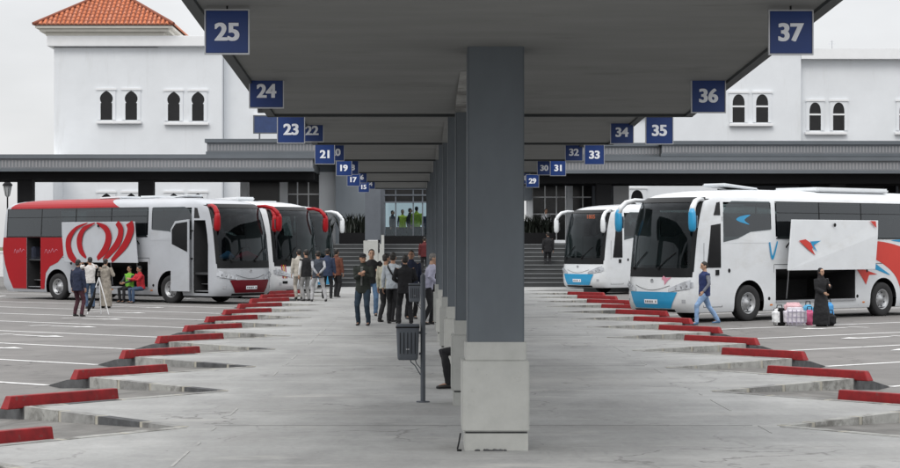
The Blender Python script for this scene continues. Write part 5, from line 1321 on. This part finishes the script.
g = MB(); g.box(x0-ox, x1-ox, .45, 12, AZ, PZ(59, YB)); g.build('wall', M_WHITE, t)
g = MB(); g.box(x0-ox, x1-ox, -.05, 12.2, PZ(59, YB)+.002, PZ(49, YB)); g.build('parapet', M_WHITE2, t)
for (pc) in (815, 838.6, 905, 929):
    arch_window(t, PX(pc, YB+.45)-ox, PZ(130.5, YB+.45), 12.5*YB/F, 28*YB/F, .45, True)
sill(t, PX(806, YB)-ox, PX(848, YB)-ox, PZ(131.5, YB), .45); sill(t, PX(896, YB)-ox, PX(938, YB)-ox, PZ(131.5, YB), .45)
# small antenna above the right parapet
t = empty('roof_antenna', (PX(832, 119), 119, PZ(49, 119)-.05), 0, 'tiny antenna above the parapet of the far right block', 'antenna')
g = MB(); g.loft([(0, 0, 0), (0, 0, .55)], .02, 6); g.build('mast', M_STEEL, t)
g = MB(); g.loft([(-.2, 0, .35), (.2, 0, .35)], .015, 6); g.loft([(-.12, 0, .48), (.12, 0, .48)], .015, 6); g.build('aerial', M_STEEL, t)

# ------------------------------------------------------------------ hall at the end of the platform
YH = 101.0
t = empty('arrivals_hall', (PX(425, YH), YH, 0), 0, 'dark glazed hall behind the stairs at the end of the platform', 'building'); ox = PX(425, YH)
def HB(name, m, pa, pc, pya, pyb, y0, y1, par=None, Z=YH):
    g = MB(); g.box(PX(pa, Z)-ox, PX(pc, Z)-ox, y0, y1, PZ(pyb, Z), PZ(pya, Z)); return g.build(name, m, par or t)
FLZ = 1.9
HB('wall', M_MGREY, 336, 366, 120, 252, -.6, 3); 
HB('wall', M_DGREY, 380, 384.5, 150, 252, -.3, 3)
HB('wall', M_MGREY, 430, 532, 120, 200, 0, 2)
HB('wall', M_DGREY, 430, 446, 200, 250, 0, 2)
HB('upper_wall', M_DGREY, 384.5, 430, 120, 190, 0, .5)
HB('floor', M_STEP, 250, 700, 243.2, 300, 0, 9)
# transom and mullions of the hall glazing
gl = HB('glazing', G_HALL, 385, 430, 204, 244, -2.9, -2.88)
for px in (385.5, 396.5, 413.5, 422.5, 429): HB('mullion', M_DGREY, px-.6, px+.6, 190, 244, -3.1, -2.95, gl)
for py in (190.5, 196.5, 203.5): HB('transom', M_DGREY, 385, 430, py-.7, py+.7, -3.14, -3.101, gl)
HB('balustrade', M_BLACK, 384.6, 430, 236, 244, -3.3, -3.2)
HB('upper_glass', M_WINDK, 385, 430, 189, 203, -2.87, -2.8)
HB('inner_wall', M_BLACK, 375, 440, 226, 243, 6.5, 6.6)
# left window front (white moorish pilasters, dark glazing)
HB('window', M_WINDK, 248, 279.5, 176, 235, .5, .6); HB('window', M_WINDK, 287.5, 319, 176, 235, .5, .6)
for px in (297, 308): HB('mullion', M_WHITE2, px-.6, px+.6, 176, 235, .42, .49)
for py in (194, 212): HB('mullion', M_WHITE2, 288, 319, py-.6, py+.6, .425, .485)
for (a, c) in ((240, 247.5), (279.5, 287.5), (319, 336)): HB('pilaster', M_WHITE, a, c, 172, 243, .1, .7)
# right window front
HB('window', M_WINDK, 533, 566, 172, 240, .5, .6); HB('window', M_WINDK, 573.5, 592.5, 172, 240, .5, .6)
for px in (545.5, 557, 583.5): HB('mullion', M_WHITE2, px-.6, px+.6, 176, 240, .42, .49)
for py in (197, 214): HB('mullion', M_WHITE2, 533, 566, py-.6, py+.6, .425, .485); HB('mullion', M_WHITE2, 573.5, 592, py-.6, py+.6, .425, .485)
for (a, c) in ((527, 533), (566.5, 573)): HB('pilaster', M_WHITE, a, c, 172, 243, .1, .7)
HB('wall', M_DGREY, 592.5, 613, 172, 243, .1, .9); HB('pilaster', M_WHITE2, 613.5, 629, 176, 243, .0, .9)
HB('upper_wall', M_MGREY, 240, 336, 158, 176, .2, .9); HB('upper_wall', M_MGREY, 532, 630, 160, 172, .2, .9)
HB('wall', M_DGREY, 727, 800, 183, 245, .2, .8); HB('window', M_WINDK, 800, 960, 178, 245, .2, .6); 
HB('light_strip', M_WHITE2, 865, 889, 181.5, 182.8, -.4, -.3)
for px in (813, 830, 897): HB('mullion', M_DGREY, px-1, px+1, 178, 245, -.05, .15)
# big grey pier with pale plinth in front of the hall
t = empty('entrance_pier', (PX(373, 93), 93, 0), 0, 'wide dark grey pier with a pale stepped plinth left of the stairs', 'pier'); ox = PX(373, 93)
g = MB(); g.box(PX(365, 93)-ox, PX(380.5, 93)-ox, 0, .8, PZ(240, 93), PZ(150, 93)); g.build('shaft', M_DGREY, t)
g = MB(); g.box(PX(363.5, 93)-ox, PX(378, 93)-ox, -.1, .9, 0, PZ(240.5, 93), 0, .01); g.build('plinth', M_PLINTH, t)
g = MB()
for k in range(4): g.box(PX(378, 93)-ox+.01, PX(384, 93)-ox, -.1+k*.01, .9, 0, PZ(262-k*9, 93)) if k == 0 else g.box(PX(378, 93)-ox+.01+.07*(k-1), PX(384, 93)-ox-.001*k, -.1+k*.01, .9-.01*k, 0, PZ(262-k*9, 93))
g.build('stepped_cheek', M_PLINTH, t)
# stairs across the end of the platform
t = empty('staircase', (0.6, 90, 0), 0, 'wide dark stone stairs with pale nosings across the end of the platform', 'stairs')
NS = 10; rise = 1.9/NS
for k in range(NS):
    g = MB(); y0 = k*.62; y1 = NS*.62+4.8
    g.box(-6.2, 9.4, y0, y0+.62 if k < NS-1 else y1, -.3 if k == 0 else 0, (k+1)*rise); g.build('step', M_STEP, t)
    g = MB(); g.box(-6.19, 9.39, y0-.02, y0+.10, (k+1)*rise-.035, (k+1)*rise+.004); g.build('nosing', M_STEPN, t)
# planters with dark spiky plants on the landing
def planter(px, Z, w_, label, hh, seed):
    rnd = random.Random(seed); t = empty('planter', (PX(px, Z), Z, 1.9), 0, label, 'planter')
    g = MB(); g.box(-w_/2, w_/2, 0, .8, 0, .55, 0, .02); g.build('trough', M_BLACK, t)
    g = MB()
    for k in range(int(95*w_)):
        x = rnd.uniform(-w_/2, w_/2); y = rnd.uniform(.1, .7); a = rnd.uniform(0, 6.28); L = rnd.uniform(.5, 1)*hh; o = rnd.uniform(.1, .75)*L
        p0 = Vector((x, y, .5)); p2 = p0+Vector((math.cos(a)*o, math.sin(a)*o, L*.85)); p1 = (p0+p2)/2+Vector((0, 0, L*.18)); s_ = Vector((-math.sin(a), math.cos(a), 0))*.03
        g.face([p0-s_, p0+s_, p1+s_*1.3, p1-s_*1.3]); g.face([p1-s_*1.3, p1+s_*1.3, p2])
    g.build('foliage', M_LEAF, t, recalc=False)
planter(352, 97.5, 1.25, 'black planter with a dark spiky plant left of the pier', 1.3, 1)
planter(538, 97.5, 1.6, 'black planter with a dark spiky plant right of the columns', 1.2, 2)
planter(322, 97.5, .9, 'small black planter with spiky plant behind the last left coach', 1.0, 3)
# people inside the hall, on the landing
YEL = C('hi_vis', (0.48, 0.58, 0.06))
GH = 'people standing in the hall doorway'
def hall(px, Z, face, label, top, **kw): person((PX(px, Z), Z, 1.91), face, label, kw.pop('H', 1.76), 'a', top, kw.pop('kind', 'jacket'), BLK, group=GH, vox=1.5, **kw)
hall(402.5, 99.5, 20, 'person in a yellow high visibility vest at the hall doors, the left one of two', (YEL, BLK), kind='vest', H=1.70)
hall(416.5, 98.8, 160, 'person in a yellow high visibility vest at the hall doors, the right and taller one', YEL, H=1.84)
hall(410, 100.2, 90, 'dark clad person between the two yellow vests', BLK, H=1.78)
hall(392.5, 99.8, 60, 'dark clad person at the left end of the hall doors', BLK, H=1.66)
hall(428, 99.8, 200, 'dark clad person at the right end of the hall doors beside the columns', NAVY, H=1.68)
person((PX(424.5, 91.5), 91.5, 0.57), 180, 'person in a dark red top climbing the stairs beside the columns', 1.66, 'a', C('dark_red', (0.09, 0.012, 0.014)), 'jacket', BLK, vox=1.5, feet=[(-.1, -.1, .0), (.1, .1, 0)])
person((PX(548, 92.6), 92.6, 0.76), 190, 'man in a dark coat going up the stairs right of the columns', 1.70, 'a', BLK, 'jacket', BLK, vox=1.5)
person((PX(546, 98.2), 98.2, 1.91), 20, 'man in a white shirt on the landing beside the right planter', 1.72, 'a', C('white_shirt2', (.55, .56, .58)), 'shirt', BLK, vox=1.5)

# ------------------------------------------------------------------ street lamp and distant trees
t = empty('street_lamp', (PX(7.5, 104), 104, AZ), 0, 'black lantern street lamp standing at the far left edge', 'street lamp')
zt = PZ(179, 104)-AZ
g = MB(); g.loft([(0, 0, 0), (0, 0, .4), (0, 0, .5), (0, 0, zt-.95)], [.10, .09, .05, .04], 10); g.build('post', M_BLACK, t)
g = MB(); g.loft([(0, 0, zt-.95), (0, 0, zt-.88), (0, 0, zt-.35)], [.05, .11, .22], 6); la = g.build('lantern_glass', mat('lantern_glass', (.45, .47, .48), .2), t)
g = MB()
for k in range(6): a = math.pi*k/3; g.loft([(.11*math.cos(a), .11*math.sin(a), zt-.88), (.22*math.cos(a), .22*math.sin(a), zt-.35)], .014, 5)
g.loft([(0, 0, zt-.35), (0, 0, zt-.28), (0, 0, zt-.12), (0, 0, zt)], [.27, .25, .10, .02], 10); g.ell((0, 0, zt+.02), (.04, .04, .05)); g.build('lantern_cap', M_BLACK, t)
def tree(x, y, h, label, seed, spread=1.0):
    rnd = random.Random(seed); t = empty('tree', (x, y, AZ), 0, label, 'tree', 'trees beyond the lot')
    g = MB(); g.loft([(0, 0, 0), (.05, 0, h*.25), (0, .05, h*.5), (0, 0, h*.8)], [.22, .17, .11, .04], 9); limbs = []
    for k in range(7):
        a = rnd.uniform(0, 6.28); z = h*rnd.uniform(.3, .6); r = h*.28*spread; p = Vector((math.cos(a)*r*rnd.uniform(.5, 1), math.sin(a)*r*rnd.uniform(.5, 1), z+h*rnd.uniform(.12, .3))); limbs.append(p)
        g.loft([(0, 0, z), p*.5+Vector((0, 0, z*.6)), p], [.08, .06, .02], 6)
    g.build('trunk', mat('bark', (.09, .07, .05), .9, noise=.3, scale=6), t)
    g = MB(); cl = limbs+[Vector((rnd.uniform(-.2, .2)*h, rnd.uniform(-.2, .2)*h, h*rnd.uniform(.55, .95))) for _ in range(8)]
    for c in cl:
        rr = h*rnd.uniform(.10, .17)
        for q in range(170):
            d = Vector((rnd.gauss(0, 1), rnd.gauss(0, 1), rnd.gauss(0, .8))); d.normalize(); p = c+d*rr*rnd.uniform(.4, 1.1)
            u = Vector((rnd.gauss(0, 1), rnd.gauss(0, 1), rnd.gauss(0, 1))).normalized(); w = u.cross(d).normalized(); s_ = rnd.uniform(.08, .16)
            g.face([p-u*s_, p-w*s_*.6, p+u*s_, p+w*s_*.6], rnd.choice((0, 0, 1)))
    g.build('crown', [mat('leaf_green', (.045, .075, .03), .7), mat('leaf_light', (.08, .11, .045), .7)], t, recalc=False)
for i, (x, y, h) in enumerate(((-60, 150, 6.0), (-66, 168, 6.5), (-72, 150, 6.0), (60, 150, 6.5), (68, 170, 7))):
    tree(x, y, h, ('low leafy tree far beyond the lot at the left edge, %s' if x < 0 else 'low leafy tree far beyond the lot at the right, %s') % ['the first', 'the second', 'the farthest', 'the nearer', 'the farther'][i], i)
g = MB(); g.box(-90, -27, 0, .3, AZ, 1.3); g.box(-90.1, -26.9, -.05, .35, 1.302, 1.42); o = g.build('boundary_wall', M_WHITE2, loc=(0, 130, 0)); tag(o, 'low white boundary wall behind the left edge of the lot', 'wall')
g = MB(); g.face([(-600, 131, AZ+.02), (-24, 131, AZ+.02), (-24, 800, AZ+.02), (-600, 800, AZ+.02)]); tag(g.build('grass_ground', mat('dry_grass', (.10, .11, .05), .95, noise=.35, scale=.5)), kind='structure')

# unseen dark walls added beside the lot for the coach windows to mirror
for x, lb in ((-66, 'unseen dark wall added left of the lot for coach window reflections'), (68, 'unseen dark wall added right of the lot for coach window reflections')):
    g = MB(); g.box(-.15, .15, -70, 60, 0, 3.7, 0); g.box(-.2, .2, -70.05, 60.05, 3.702, 3.85, 0); o = g.build('reflection_wall', M_DGREY, loc=(x, 60, AZ)); tag(o, lb, 'wall')
